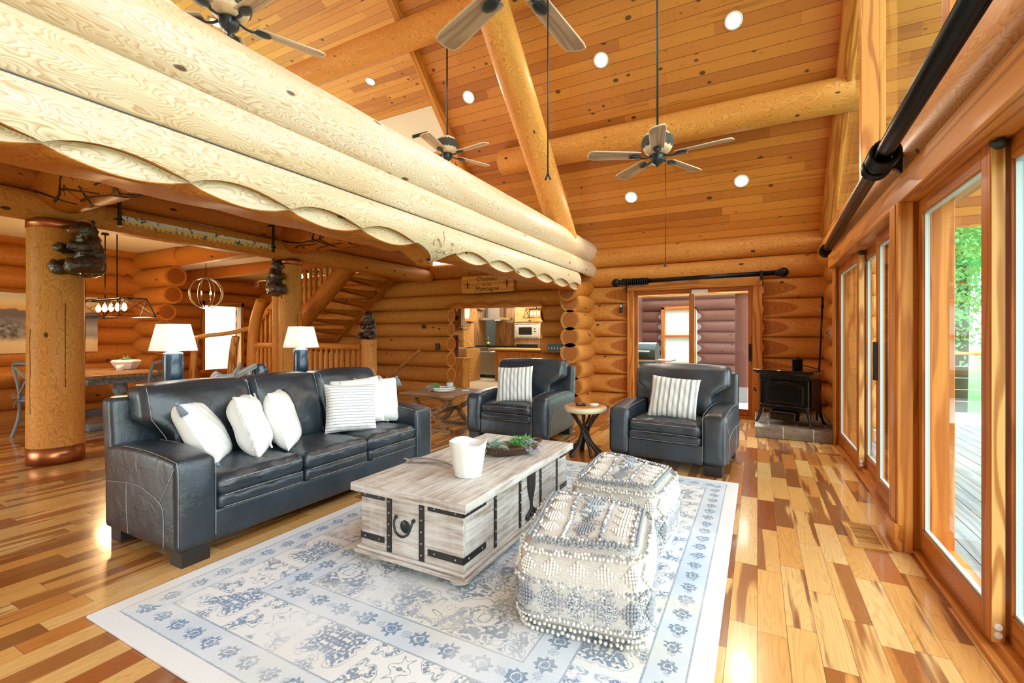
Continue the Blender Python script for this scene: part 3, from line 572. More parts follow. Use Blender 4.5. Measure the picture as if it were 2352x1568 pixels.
# sliding glass doors: every leaf its own frame and pane
def leaf(par,y0,y1,x0,x1,st=.085,z0=.045,z1=2.05,edge=None,mat='trimd'):
    m=MB(); m.b2(x0,x1,y0,y0+st,z0,z1); m.b2(x0,x1,y1-st,y1,z0,z1); m.b2(x0,x1,y0+st,y1-st,z0,z0+.115); m.b2(x0,x1,y0+st,y1-st,z1-.085,z1)
    f=m.build('leaf_frame',M[mat],par,bevel=.004)
    xm=(x0+x1)/2; m=MB(); m.b2(xm-.004,xm+.004,y0+st-.01,y1-st+.01,z0+.105,z1-.075); m.build('pane',M['glass'],f)
    m=MB(); a=.006
    for q in ((y0+st,y0+st+a,z0+.115,z1-.085),(y1-st-a,y1-st,z0+.115,z1-.085),(y0+st+a,y1-st-a,z0+.115,z0+.127),(y0+st+a,y1-st-a,z1-.097,z1-.085)): m.b2(x0+.012,x1-.012,*q)
    m.build('glazing_bead',plain('pale_glazing_bead',srgb(186,204,204),.4),f)
    if edge is not None:
        m=MB(); m.b2(x0+.004,x1-.002,y0-.006,y0,z0,z1); m.build('leaf_edge',M['fir'],par)
        m=MB()
        for zz in (.075,.108): m.cyl((.5*(x0+x1),y0-.010,zz),(.5*(x0+x1),y0-.006,zz),.013,n=14)
        m.build('plug',M['wplastic'],par)
        m=MB(); m.ball((.5*(x0+x1),y0-.02,z1-.02),(.022,.03,.022)); m.cyl((x0-.01,y0-.03,z1-.02),(x1,y0-.03,z1-.02),.012,n=10); m.build('roller_bracket',M['bronze'],par)
    return f
d2=struct(empty('door_2'),'far three-leaf sliding glass door beside the stove','door')
leaf(d2,5.28,6.45,.825,.87,edge=1); leaf(d2,4.5,5.38,.885,.93); leaf(d2,3.72,4.56,.825,.87,st=.07)
m=MB(); m.b2(.80,.826,4.50,4.54,.92,1.22); m.build('door_handle',M['black'],d2,bevel=.004)
d3=struct(empty('door_3'),'near sliding glass door at the right edge','door')
leaf(d3,2.54,3.49,.825,.87,edge=1); leaf(d3,1.45,2.62,.885,.93); leaf(d3,.3,1.5,.825,.87); leaf(d3,-1.2,.25,.885,.93)
# ---------------------------------------------------------------- patio door in the back wall
d1=struct(empty('door_1'),'sliding glass patio door in the log wall','door')
m=MB(); y0=YB-.02
m.b2(DX0,DX0+.10,y0,y0+.2,0,2.02); m.b2(DX1-.13,DX1,y0,y0+.2,0,2.02); m.b2(DX0,DX1,y0-.01,y0+.2,2.02,2.17); m.b2(DX0+.1,DX1-.13,y0+.02,y0+.2,0,.04)
m.build('casing',M['trim'],d1,bevel=.006)
m=MB(); a,b,c=DX0+.1,-.93,DX1-.13
for (p,q,yy) in ((a,b+.03,y0+.11),(b-.04,c,y0+.06)):
    m.b2(p,p+.055,yy,yy+.04,.04,2.02); m.b2(q-.06,q,yy,yy+.04,.04,2.02); m.b2(p+.055,q-.06,yy,yy+.04,.04,.14); m.b2(p+.055,q-.06,yy,yy+.04,1.95,2.02)
fr=m.build('leaf_frame',M['trimd'],d1,bevel=.004)
m=MB(); m.b2(a,b,y0+.125,y0+.133,.1,1.96); m.b2(b,c,y0+.075,y0+.083,.1,1.96); m.build('pane',M['glass'],fr)
m=MB(); m.b2(c-.05,c-.02,y0+.03,y0+.06,.88,1.14); m.b2(c-.045,c-.025,y0-.01,y0+.03,.95,1.07); m.build('door_handle',M['black'],d1,bevel=.004)
m=MB(); m.b2(b+.0,b+.24,y0+.04,y0+.066,1.93,2.0); m.build('closer_box',M['wplastic'],d1,bevel=.004)
# ---------------------------------------------------------------- carved beam wall (three big logs, daylight put into their pale colour)
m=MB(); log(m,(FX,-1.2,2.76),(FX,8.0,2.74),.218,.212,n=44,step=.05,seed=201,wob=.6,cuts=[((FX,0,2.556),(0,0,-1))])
tag(m.build('log_beam',M['logday']),'topmost daylit pale log of the carved beam over the living room','beam','daylit pale logs of the carved beam')
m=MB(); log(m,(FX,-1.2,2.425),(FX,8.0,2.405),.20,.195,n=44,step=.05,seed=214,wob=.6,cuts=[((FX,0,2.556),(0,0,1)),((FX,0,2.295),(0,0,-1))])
tag(m.build('log_beam',M['logday']),'middle daylit pale log of the carved beam over the living room','beam','daylit pale logs of the carved beam')
m=MB(); seam=M['plastic']; m.b2(FX-.1,FX+.105,-1.2,7.5,2.552,2.559); m.b2(FX-.1,FX+.152,-1.2,7.5,2.289,2.296); tag(m.build('chinking_strip',seam),'dark seam between the daylit pale logs of the carved beam','seam')
# bottom log: rope-like scallops along its lower edge, with a pointed crest
cus=[-1.51,-.945,-.379,.188,.754,1.307,1.877,2.46,3.05,3.42,3.66,4.259,4.868,5.474,6.066,6.66,7.2]
root=empty('log_beam',(0,0,0)); tag(root,'bottom daylit pale log with rope-twist scallops and a carved crest','beam','daylit pale logs of the carved beam')
ys=np.linspace(-1.2,7.12,900)
za=np.zeros_like(ys); zl=np.zeros_like(ys); zb=np.zeros_like(ys)
for i in range(len(cus)-1):
    a,b=cus[i],cus[i+1]; s=(ys>=a)&(ys<=b); t=(ys[s]-a)/(b-a)
    if i in (8,9):   # the crest dips to a point
        t2=t if i==8 else 1-t; za[s]=2.055-.115*t2**1.6; zl[s]=za[s]-.004; zb[s]=za[s]-.004
    else:
        sk=t**.8; za[s]=2.048+.055*np.sin(PI*sk); zl[s]=2.046-.052*np.sin(PI*t); zb[s]=2.022-.012*np.sin(PI*((t+.5)%1))
n=len(ys); cz,r=2.15,.205
rows=[];lcs=[];rrs=[]
zt=2.29
for q in np.linspace(0,1,16):
    z=zt+(za-zt)*q; x=FX+np.sqrt(np.maximum(r*r-(z-cz)**2,.0004))*(1.0)
    rows.append(np.c_[x,ys,z]); lcs.append(np.c_[ys,x-FX,z-cz]); rrs.append(np.ones(n))
x0=rows[-1][:,0]
def row(x,z,rr=1.0): rows.append(np.c_[np.broadcast_to(x,(n,)),ys,z]); lcs.append(np.c_[ys,np.broadcast_to(x,(n,))-FX,z-cz]); rrs.append(np.full(n,rr))
m=MB(); m.grid(np.array(rows),0,True,np.array(lcs)+V(5.1,0,0),np.array(rrs)); 
rows,lcs,rrs=[],[],[]
row(FX-.1,np.full(n,2.29)); row(FX-.1,zb-.01)
m.grid(np.array(rows),0,True,np.array(lcs),np.array(rrs)); m.build('log_face',M['logday'],root)
rows,lcs,rrs=[],[],[]
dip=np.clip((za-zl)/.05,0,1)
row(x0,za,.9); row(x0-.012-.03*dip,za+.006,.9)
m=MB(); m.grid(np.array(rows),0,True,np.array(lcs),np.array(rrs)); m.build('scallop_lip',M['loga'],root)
rows,lcs,rrs=[],[],[]
row(x0-.012-.03*dip,za+.004); row(x0-.02-.035*dip,(za+zl)/2); row(x0-.015-.02*dip,zl)
m=MB(); m.grid(np.array(rows),0,True,np.array(lcs),np.array(rrs)); m.build('scallop_lens',M['logday'],root)
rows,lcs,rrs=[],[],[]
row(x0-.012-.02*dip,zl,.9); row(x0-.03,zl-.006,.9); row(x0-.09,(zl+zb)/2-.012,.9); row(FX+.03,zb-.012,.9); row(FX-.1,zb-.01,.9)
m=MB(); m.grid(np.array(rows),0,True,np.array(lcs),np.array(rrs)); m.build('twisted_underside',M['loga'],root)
m=MB(); log(m,(FX,7.0,1.98),(FX,7.95,2.10),.155,seed=5,step=.05); m.build('log_end',M['loga'],root)
# carved fleur-de-lis relief on the crest
m=MB(); cy0,cz0=3.42,2.085
def rel(pts,rad,n=8): 
    P=bez(pts,8); Q=[]
    for (yy,zz) in P: Q.append((FX+math.sqrt(max(r*r-(zz-cz)**2,.002))+.006,yy,zz))
    m.tube(Q,np.linspace(rad,rad*.6,len(Q)),n)
rel([(3.42,2.215),(3.425,2.14),(3.42,2.07),(3.42,1.985)],.013)
for sg in (-1,1):
    rel([(3.42+sg*.02,2.04),(3.42+sg*.05,2.10),(3.42+sg*.10,2.135),(3.42+sg*.145,2.11),(3.42+sg*.135,2.07)],.014)
    rel([(3.42+sg*.015,2.05),(3.42+sg*.05,2.03),(3.42+sg*.085,2.04)],.010)
rel([(3.36,2.052),(3.42,2.056),(3.48,2.052)],.011)
m.build('carved_emblem',M['logday'],root)
# ---------------------------------------------------------------- beams, rafters, posts
def beam(p0,p1,r,label,mat='log',group=None,r1=None,seed=0,step=.1,cuts=(),n=30):
    m=MB(); log(m,p0,p1,r,r1,seed=seed,step=step,cuts=cuts,n=n); return tag(m.build('log_beam',M[mat]),label,'beam',group)
beam((-6.25,-.6,2.53),(-6.25,7.9,2.52),.15,'long round log beam resting on the two posts with bears','log',seed=301,cuts=[((-6.25,0,2.40),(0,0,-1))])
beam((-6.25,-.6,2.83),(-6.25,7.9,2.83),.15,'upper log lying on the beam above the two posts','loga',seed=305)
for yy,lb in ((1.98,'antler-carved cross log above the front post and saw'),(4.58,'antler-carved cross log above the rear post')):
    root=empty('log_beam',(0,0,0)); tag(root,lb,'beam','cross logs under the soffit')
    m=MB(); log(m,(-6.5,yy,2.73),(FX-.12,yy,2.73),.235,seed=int(yy*100),step=.06,cuts=[((-6.32,yy-.1,2.6),(-1,-.5,-.3))]); m.build('log_body',M['loga'],root)
    m=MB(); rr=random.Random(int(yy*10))
    def br(x,y_,ang,ln,rad,dep):
        P=[]; xx,a=x,y_
        for q in range(5):
            th=a; z=2.73-.240*math.sin(th); yv=yy-.240*math.cos(th); P.append((xx,yv-.002,z)); xx+=ln*math.cos(ang)*.25; a+=ln*math.sin(ang)*.25/.205; ang+=rr.uniform(-.25,.25)
        m.tube(P,np.linspace(rad,rad*.5,5),5)
        if dep>0:
            for s in (-1,1): br(xx,a,ang+s*rr.uniform(.35,.8),ln*rr.uniform(.6,.85),rad*.7,dep-1)
    br(-6.1,.35,.25,.5,.013,4); br(-5.9,.9,-.15,.45,.012,4); br(-5.6,.6,.1,.5,.012,4); br(-5.3,.2,.2,.5,.012,4); br(-5.5,1.2,-.1,.5,.012,4); br(-5.0,.8,.0,.5,.012,4)
    m.build('carved_branches',plain('dark_burnt_carving',srgb(58,28,16),.4),root)
beam((-9.9,4.32,2.62),(-6.3,4.32,2.62),.16,'dark log crossing the dining ceiling from the stub wall','loga',seed=330)
beam((-9.9,1.2,2.62),(-6.35,1.2,2.62),.15,'log under the dining ceiling left of the front post','loga',seed=331)
beam((-11.9,5.95,2.66),(-6.3,5.95,2.66),.13,'log under the entry ceiling behind the rear post','loga',seed=332)
beam((-3.58,6.42,4.015),(.95,6.42,4.015),.195,'lower purlin log under the pine ceiling','log',seed=340)
beam((-6.9,5.0,5.455),(.95,5.0,5.455),.195,'upper purlin log under the pine ceiling','log',seed=345)
beam((-2.70,6.86,2.80),(-2.70,3.0,6.62),.20,'slanting log strut crossing the pine ceiling','log',seed=350)
def post(x,y,r,z1,label):
    root=empty('log_post',(x,y,0)); tag(root,label,'post','log posts under the long beam')
    m=MB(); log(m,(0,0,0),(0,0,z1),r,r*.985,n=40,step=.06,seed=int(r*900+x*10),wob=.5); m.build('post_shaft',M['log'],root)
    for nm,a,b in (('copper_base',0.0,.17),('copper_collar',z1-.09,z1)):
        m=MB(); rr=r*1.025; m.lathe([(rr*.9,a),(rr,a),(rr,b),(rr*.9,b)],n=48); m.build(nm,M['copper'],root)
    m=MB()
    for k in range(5):
        th=k*1.3-2.6; P=[(math.cos(th)*r*1.0+.004*math.sin(q*2.1+k),math.sin(th)*r*1.0,.25+(z1-.45)*(k*.13+q*.07)) for q in range(7)]; m.tube(P,.0028,5)
    m.build('drying_crack',plain('dark_drying_crack',srgb(60,36,18),.8),root)
    return root
post(-6.27,1.96,.215,2.415,'thick log post with wide copper base at the left'); post(-6.25,4.6,.16,2.415,'slimmer log post behind the right table lamp')
# ---------------------------------------------------------------- hanging painted saw
root=empty('crosscut_saw',(-5.98,3.25,2.5)); tag(root,'long painted crosscut saw hanging on the round beam','saw')
P=[(-.86,.045),(.86,.03),(.86,-.02)]
for i in range(30):
    xr=.85-i*.0567; bz=-.04-.022*math.sin(PI*(i+.5)/30); f=lambda d,z:P.append((xr-d,z))
    for q in range(3): f(.013*q,bz+.022); f(.013*q+.001,bz); f(.013*q+.008,bz); f(.013*q+.009,bz+.022)
    f(.042,bz+.030); f(.050,bz+.030)
P.append((-.86,-.03))
m=MB(); m.prism(P,-.003,.003,M=[[0,0,1,0],[1,0,0,0],[0,1,0,0]]); m.lc[-1]=np.array([(0,p[0],p[1]) for p in P]*2)[:, [1,0,2]]; m.build('saw_blade',[mat_sawpaint()],root)
for s,nm in ((-1,'handle'),(1,'handle')):
    m=MB(); m.tube([(0,s*.88,-.07),(.004,s*.88,.05),(0,s*.885,.33)],[.022,.02,.017],10); m.build(nm,M['bark'],root)
    m=MB(); m.cyl((-.16,s*.885,.31),(.01,s*.885,.31),.009,n=8); m.build('hook',M['black'],root)
    m=MB(); m.cyl((-.03,s*.88,.0),(.035,s*.88,.0),.016,n=10); m.cyl((0,s*.88-.045,-.0),(0,s*.88+.045,0),.007,n=8); m.build('handle_bolt',M['black'],root)
# ---------------------------------------------------------------- bears
def bear(name,loc,rz,sc_,label,pose):
    root=empty(name,loc,rz); root.scale=(sc_,)*3; tag(root,label,'bear carving','carved black bears')
    m=MB(); B=m.ball
    B((0,.02,.19),(.125,.125,.19),16,12); B((0,.01,.10),(.14,.135,.11),16,10); B((0,-.0,.36),(.105,.10,.09),14,10); B((0,-.025,.455),(.098,.10,.088),16,12)
    for s in (-1,1):
        B((s*.078,.0,.535),(.032,.018,.032))
        if pose=='hug':
            m.tube(bez([(s*.09,.0,.33),(s*.14,-.07,.285),(s*.125,-.14,.27),(s*.10,-.205,.285)],5),np.linspace(.062,.044,16),10)
            m.tube(bez([(s*.09,0,.10),(s*.145,-.09,.10),(s*.135,-.16,.08),(s*.13,-.215,.07)],5),np.linspace(.095,.066,16),10); B((s*.13,-.215,.085),(.058,.03,.072))
        else:
            m.tube(bez([(s*.09,.0,.33),(s*.12,-.07,.27),(s*.07,-.12,.24),(s*.02,-.125,.26)],5),np.linspace(.05,.036,16),10)
            m.tube(bez([(s*.08,0,.09),(s*.13,-.08,.07),(s*.12,-.15,.05)],5),np.linspace(.075,.05,11),10); B((s*.12,-.16,.055),(.045,.03,.05))
    b=m.build('bear_body',M['bear'],root); q=b.modifiers.new('r','REMESH'); q.mode='VOXEL'; q.voxel_size=.011; q.use_smooth_shade=True
    t=bpy.data.textures.new(name+'_fur','CLOUDS'); t.noise_scale=.03; q=b.modifiers.new('d','DISPLACE'); q.texture=t; q.strength=.03; q.mid_level=.5; m2=b.modifiers.new('s','SMOOTH'); m2.iterations=1
    m=MB(); m.ball((0,-.115,.438),(.054,.058,.042)); m.build('muzzle',M['bearf'],root)
    m=MB(); m.ball((0,-.172,.452),(.016,.012,.012)); 
    for s in (-1,1): m.ball((s*.042,-.108,.487),.012)
    m.build('nose_and_eyes',M['gloss'],root)
    for s in (-1,1):
        m=MB(); m.ball((s*.078,-.018,.535),(.016,.008,.017)); m.build('inner_ear',M['bearf'],root)
    return root
bear('carved_bear',(-5.95,2.10,1.86),math.radians(6),1.0,'carved black bear facing out from the thick front post','hug')
bear('carved_bear',(-6.335,4.43,1.86),math.radians(112),.98,'carved black bear hugging the slimmer rear post','hug')
bear('carved_bear',(-5.66,5.62,1.205),math.radians(15),.85,'small carved bear sitting on the newel post','sit')
# ---------------------------------------------------------------- leather seating
def stitch(mb,P,r=.0016): mb.tube(P,r,4,cap=False)
def seating(name,loc,rz,W,D,n,label,cat,group=None,hb=.97,aw=.215,ah=.495,ar=.035):
    """local: x along width, front toward -y"""
    root=empty(name,loc,rz); tag(root,label,cat,group); L=M['leather']; hw=W/2; yf=-D/2; yb=D/2; iw=W-2*aw
    def armz(q):
        y=q[:,1]/(D/2); q=q.copy(); up=np.clip((q[:,2]+.02)/.26,0,1); q[:,2]+=up*(.035*(1-((y-.05)/1.0)**2)); q[:,1]-=np.clip(-y-.80,0,1)*up*-.10; q[:,1]*=1.0; return q
    zc=.085+ah/2; dz_=ah-.495
    for s in (-1,1):
        m=MB(); cx=s*(hw-aw/2); m.soft((cx,-.01,zc),(aw,D-.06,ah),ar,(6,16,10),(.012,.01,.008),fn=armz); a=m.build('arm',L,root)
        st=MB(); yy=yf+.027
        for e_ in (-1,1):
            xx=cx+e_*(aw/2-.014); ob=e_*.004
            P=[(xx+ob,yy-.004,.13+.39*t) for t in np.linspace(0,1,14)]
            P=[(a_,b_,c_+dz_*(c_-.13)/.39) for a_,b_,c_ in P]; P+=[(xx+ob,yy+.012+t*(D-.30),.578+dz_+.035*(1-(((yy+.012+t*(D-.30))/(D/2)-.05))**2)) for t in np.linspace(0,1,20)]
            stitch(st,P)
        def so(y,z): return (s*(hw+.0025+.012*max(0,1-((y+.01)/((D-.06)/2))**2)*max(0,1-((z-zc)/(ah/2))**2)),y,z)
        K=ah/.495
        stitch(st,[so(*v) for v in bez([(yb-.08,.38*K),(0,.415*K),(yf+.26,.385*K),(yf+.155,.335*K),(yf+.135,.25*K),(yf+.145,.11)],6)])
        stitch(st,[so(.10*D,z) for z in np.linspace(.412*K,.11,10)]); stitch(st,[so(*v) for v in bez([(yf+.175,.35*K),(yf+.11,.44*K),(yf+.04,.555*K)],5)])
        st.build('stitching',M['stitch'],a)
    m=MB(); m.soft((0,yb-.07,.085+(hb-.10)/2-.04),(W-.02,.14,hb-.17),.035,(14,4,12),fn=lambda q:np.c_[q[:,0],q[:,1]+np.clip(q[:,2],-1,1)*.10,q[:,2]]); m.build('back_frame',L,root)
    m=MB(); m.soft((0,yf+.12,.175),(iw+.02,.16,.185),.02,(12,3,4),(0,.006,0)); m.build('base_panel',L,root)
    m=MB(); m.soft((0,.06,.22),(iw+.02,D-.30,.2),.02,(8,6,3)); m.build('seat_deck',L,root)
    cw=iw/n
    for i in range(n):
        cx=-hw+aw+cw*(i+.5); j=i*2.1
        def wr(q,j=j):
            q=q.copy(); u,v=q[:,0],q[:,1]; q[:,2]+=np.where(q[:,2]>0,.006*np.sin(u*31+j)*np.sin(v*17+j*2)+.004*np.sin(u*63+v*40+j),0); q[:,1]-=np.where(v<-.2,.006*np.sin(u*24+j)+.004*np.sin(u*55),0); return q
        m=MB(); m.soft((cx,yf+.115,.302),(cw-.008,.19,.085),.03,(12,4,4),(0,.008,.006),fn=wr); f=m.build('footrest_cushion',L,root)
        m=MB(); m.soft((cx,yf+.30,.392),(cw-.004,.56,.125),.05,(14,14,5),(.0,.012,.03),fn=wr); c=m.build('seat_cushion',L,root)
        st=MB(); 
        for zz,yo in ((.425,-.004),(.345,-.004)): stitch(st,[(cx+t*(cw/2-.035),yf+.012+yo-.008*(1-t*t),zz+.004*(1-t*t)) for t in np.linspace(-1,1,14)])
        st.build('stitching',M['stitch'],c)
        st=MB(); stitch(st,[(cx+t*(cw/2-.03),yf+.012-.006*(1-t*t),.275) for t in np.linspace(-1,1,14)]); st.build('stitching',M['stitch'],f)
        def bk(q,j=j):
            q=q.copy(); u,w=q[:,0],q[:,2]; fr=q[:,1]<0
            q[:,1]-=np.where(fr,.012*np.sin(w*9+j)+.006*np.sin(u*22+w*9+j)*np.cos(w*19),0); q[:,1]+=w*.26+np.clip(w-.12,0,1)**2*.9; q[:,2]+=np.where(w>.1,-.008*(u/(cw/2))**2,0); return q
        ext=.06 if n==1 else 0
        wid=cw-.006+ (aw*1.35 if n==1 else (aw*.55 if i in(0,n-1) else 0)); off=0 if n==1 else (-(aw*.27) if i==0 else (aw*.27 if i==n-1 else 0))
        def bk2(q,j=j,off=off):
            q=bk(q); lo=np.clip((.06-q[:,2])/.12,0,1); k=np.clip((abs(q[:,0]+off)-(cw/2-.02)),0,1); q[:,0]-=np.sign(q[:,0]+off)*k*lo; return q
        m=MB(); m.soft((cx+off,yb-.22,.44+.25),(wid,.21,hb-.43),.055,(14,5,14),(.006,.05,.006),fn=bk2); b=m.build('back_cushion',L,root)
        st=MB()
        for s in (-1,1):
            P=[]
            for t in np.linspace(-.42,.47,16):
                w=t*(hb-.43); xx=(wid/2-.030); 
                if w<.06: xx-=max(0,(wid-cw)/2+.01)*min(1,(.06-w)/.12)
                P.append((cx+off+s*xx,yb-.22-.108+w*.26+max(0,w-.12)**2*.9-.006,.44+.25+w))
            stitch(st,P)
        st.build('stitching',M['stitch'],b)
    for sx in (-1,1):
        for y_ in (yf+.10,yb-.10):
            m=MB(); m.b2(sx*(hw-.11)-.075,sx*(hw-.11)+.075,y_-.06,y_+.06,0.0,.095); m.build('foot',M['foot'],root,bevel=.004)
    return root
seating('sofa',(-3.165,2.43,0),PI/2,2.19,.89,3,'dark blue-grey leather three-seat sofa by the rug','sofa')
seating('armchair',(-.745,4.98,0),math.radians(-5),1.09,.98,1,'leather armchair in front of the patio door','armchair','leather armchairs',.97,.205,.46,.055)
seating('armchair',(-2.63,5.22,0),math.radians(0),1.09,.98,1,'leather armchair in front of the kitchen opening','armchair','leather armchairs',.97,.205,.46,.055)
# ---------------------------------------------------------------- cushions
def pillow(w,h,t,mat,nn=26,seed=0):
    m=MB(); u=np.linspace(-1,1,nn); U,Vv=np.meshgrid(u,u,indexing='ij'); pin=1-.07*(1-np.abs(U)**2)*0
    ex=1-.06*(1-Vv**2)*np.abs(U)**3; ey=1-.06*(1-U**2)*np.abs(Vv)**3
    X=U*w/2*ex; Z=Vv*h/2*ey; T=t/2*((1-U**4)*(1-Vv**4))**.55*(1+.06*np.sin(U*5+seed)+.05*np.sin(Vv*6+seed*2))
    wr=.004*np.sin(U*17+Vv*9+seed)*(1-U**2)
    lc=np.stack([X,Z,U*0],-1)
    m.grid(np.stack([X,-T-wr,Z],-1),0,True,lc); m.grid(np.stack([X,T,Z],-1),0,True,lc); return m
def place_pillow(loc,rx,ry,rz,w,h,t,mat,label,deco=None,seed=0,group='scatter cushions on the sofa',name='throw_pillow'):
    root=empty(name,loc); root.rotation_mode='XYZ'; root.rotation_euler=(rx,ry,rz); tag(root,label,'cushion',group)
    pillow(w,h,t,mat,seed=seed).build('cushion_cover',mat,root)
    if deco=='tassel':
        for sx in (-1,1):
            for sz in (-1,1):
                m=MB(); c=V(sx*(w/2-.005),-.012,sz*(h/2-.005)); m.ball(c,.014)
                for k in range(16):
                    a=k*2*PI/16; m.tube([c,c+V(.012*math.cos(a)+sx*.012,.012*math.sin(a)-.004,-.03),c+V(.022*math.cos(a)+sx*.014,.020*math.sin(a)-.006,-.085)],.0035,5)
                m.build('tassel',M['grayt'],root)
    if deco=='fringe':
        m=MB(); r=random.Random(seed)
        for sx in (-1,1):
            for k in range(34):
                z=-h/2+h*k/33; m.tube([(sx*(w/2-.01),0,z),(sx*(w/2+.018),r.uniform(-.01,.01),z-.006),(sx*(w/2+.035),r.uniform(-.016,.016),z-.022)],.0028,4)
        for xx in (-.28,.28):
            for k in range(30): 
                z=-h/2+.03+(h-.06)*k/29; m.ball((xx*w,-t/2*.80,z),(.010,.008,.007),6,4)
        m.build('fringe',M['white'],root)
    if deco=='seam':
        m=MB()
        for k in range(4):
            x=w*(.10+.055*k); m.tube([(x,-t/2*((1-(x*2/w)**4)*(1-q**4))**.55-.003,q*h/2) for q in np.linspace(-.93,.93,18)],.0022,4,cap=False)
        m.build('stripe',M['iron'],root)
    return root
# left trio leaning along the sofa, right trio against the back
place_pillow((-3.20,1.72,.635),math.radians(-30),math.radians(6),math.radians(140),.45,.45,.19,M['white'],'white cushion with grey corner tassels, nearest the sofa arm','tassel',1)
place_pillow((-3.12,1.985,.65),math.radians(-20),math.radians(4),math.radians(142),.44,.44,.20,M['white'],'plain white fringed cushion, middle of the left three','fringe',2)
place_pillow((-3.14,2.25,.65),math.radians(-18),math.radians(2),math.radians(136),.44,.44,.18,M['white'],'white cushion with thin grey lines beside the middle backrest','seam',3)
place_pillow((-3.05,2.82,.655),math.radians(-18),math.radians(2),math.radians(58),.42,.41,.15,M['pin'],'white cushion with fine horizontal grey stripes',None,4)
place_pillow((-3.17,3.0,.68),math.radians(-18),math.radians(-4),math.radians(60),.44,.42,.13,M['white'],'fringed white cushion tucked behind the pinstriped one','fringe',5)
place_pillow((-3.12,3.20,.67),math.radians(-18),math.radians(0),math.radians(58),.40,.42,.14,M['white'],'white cushion with blue tassels by the far sofa arm','tassel',6)
place_pillow((-2.64,5.03,.665),math.radians(-20),math.radians(-3),math.radians(14),.46,.46,.14,M['strp'],'grey striped cushion on the chair by the kitchen',None,7,'striped cushions on the armchairs')
place_pillow((-.73,4.77,.655),math.radians(-20),math.radians(4),math.radians(0),.46,.42,.14,M['strp'],'grey striped cushion on the chair by the patio door',None,8,'striped cushions on the armchairs')
# ---------------------------------------------------------------- rug
m=MB(); m.soft((0,0,.007),(2.52,3.44,.014),.006,(2,2,1),sm=False); o=m.build('area_rug',M['rug']); o.location=(-1.40,2.65,0); tag(o,'distressed blue and ivory oriental area rug','rug')
# ---------------------------------------------------------------- trunk coffee table
T0=empty('trunk_table',(-1.617,2.578,.014)); tag(T0,'whitewashed wooden trunk coffee table with iron straps','coffee table'); hx,hy=.3425,.69
m=MB(); m.b2(-hx,hx,-hy,-hy+.02,.085,.395); m.b2(-hx,hx,hy-.02,hy,.085,.395); m.b2(-hx,-hx+.02,-hy+.02,hy-.02,.085,.395); m.b2(hx-.02,hx,-hy+.02,hy-.02,.085,.395); m.build('trunk_body',M['trunk'],T0,bevel=.003)
m=MB(); m.soft((0,0,.418),(.765,1.455,.046),.008,(6,12,1),sm=False); m.lc[-1]=m.lc[-1][:,[1,0,2]]; m.b2(-.3835,.3835,-.7305,-.7255,.397,.439); m.b2(-.3835,.3835,.7255,.7305,.397,.439); m.build('lid',M['trunk'],T0)
m=MB(); m.b2(-.35,.35,-.70,.70,.051,.086)
for s_ in (-1,1): m.b2(-.372,.372,s_*.70,s_*.72,.05,.072); m.b2(-.36,.36,s_*.69,s_*.708,.072,.09); m.b2(s_*.35,s_*.372,-.70,.70,.05,.072); m.b2(s_*.343,s_*.36,-.69,.69,.072,.09)
m.build('base_moulding',M['trunk'],T0,bevel=.005)
for sx in (-1,1):
    for sy in (-1,1):
        m=MB(); m.lathe([(.045,0),(.055,.008),(.055,.022),(.042,.03),(.05,.04),(.05,.055)],(sx*.28,sy*.62,0),20); m.build('bun_foot',M['trunk'],T0)
def strap(P0,P1,w,nv):
    P0,P1=V(*P0),V(*P1); mid=(P0+P1)/2; m=MB(); d=abs(P1-P0)
    end=abs(abs(P0[1])-hy)<.01 and abs(P0[0])<hx+.001
    sz=[max(d[0],w if d[0]<1e-6 else 0),max(d[1],w if d[1]<1e-6 else 0),max(d[2],w if d[2]<1e-6 else 0)]
    if nv=='y': sz[1]=.005
    else: sz[0]=.005
    m.box(mid,sz); o=m.build('iron_strap',M['iron'],T0,bevel=.001); m=MB(); n=2 if d[2]<.01 else 5
    for k in range(n):
        t=(k+.5)/n if n==5 else (.2+.6*k); c=P0+(P1-P0)*t; q=c.copy()
        if nv=='y': q[1]+=math.copysign(.003,q[1])
        else: q[0]+=math.copysign(.003,q[0])
        m.ball(q,.0065,8,6)
    m.build('rivet',M['rivet'],o)
for sy in (-1,1):
    y=sy*(hy+.002)
    for x in (-.135,.085): strap((x,y,.09),(x,y,.392),.034,'y')
    for z in (.375,.175):
        for a,b in ((-hx,-.17),(.125,hx)): strap((a,y,z-(.0 if z>.3 else .03)),(b,y,z-(.0 if z>.3 else .03)),.034,'y')
for sx in (-1,1):
    x=sx*(hx+.002)
    for y in (-.38,-.08,.22,.50): strap((x,y,.09),(x,y,.392),.030,'x')
    for z in (.375,.145):
        for a,b in ((-hy,-.48),(.56,hy)): strap((x,a,z),(x,b,z),.034,'x')
m=MB(); c=V(-.025,-hy-.016,.0)
m.tube(bez([(-.085,-hy-.012,.285),(-.082,-hy-.024,.262),(-.065,-hy-.03,.222),(-.025,-hy-.032,.205),(.015,-hy-.03,.222),(.032,-hy-.024,.262),(.035,-hy-.012,.285)],6),.0065,8)
for x in (-.085,.035): m.ball((x,-hy-.006,.288),.011)
m.build('bail_handle',M['bronze'],T0); m=MB(); m.lathe([(.0,0),(.035,.0),(.03,.004),(0,.005)],(0,0,0),20); m.xf(np.array([[1,0,0,-.025],[0,0,-1,-hy-.001],[0,1,0,.245],[0,0,0,1]])); m.build('handle_plate',M['bronze'],T0)
m=MB(); x=hx+.004
sh=[(-.055,.0),(.055,0),(.05,-.10),(.025,-.16),(.010,-.185),(.012,-.22),(-.012,-.22),(-.010,-.185),(-.025,-.16),(-.05,-.10)]
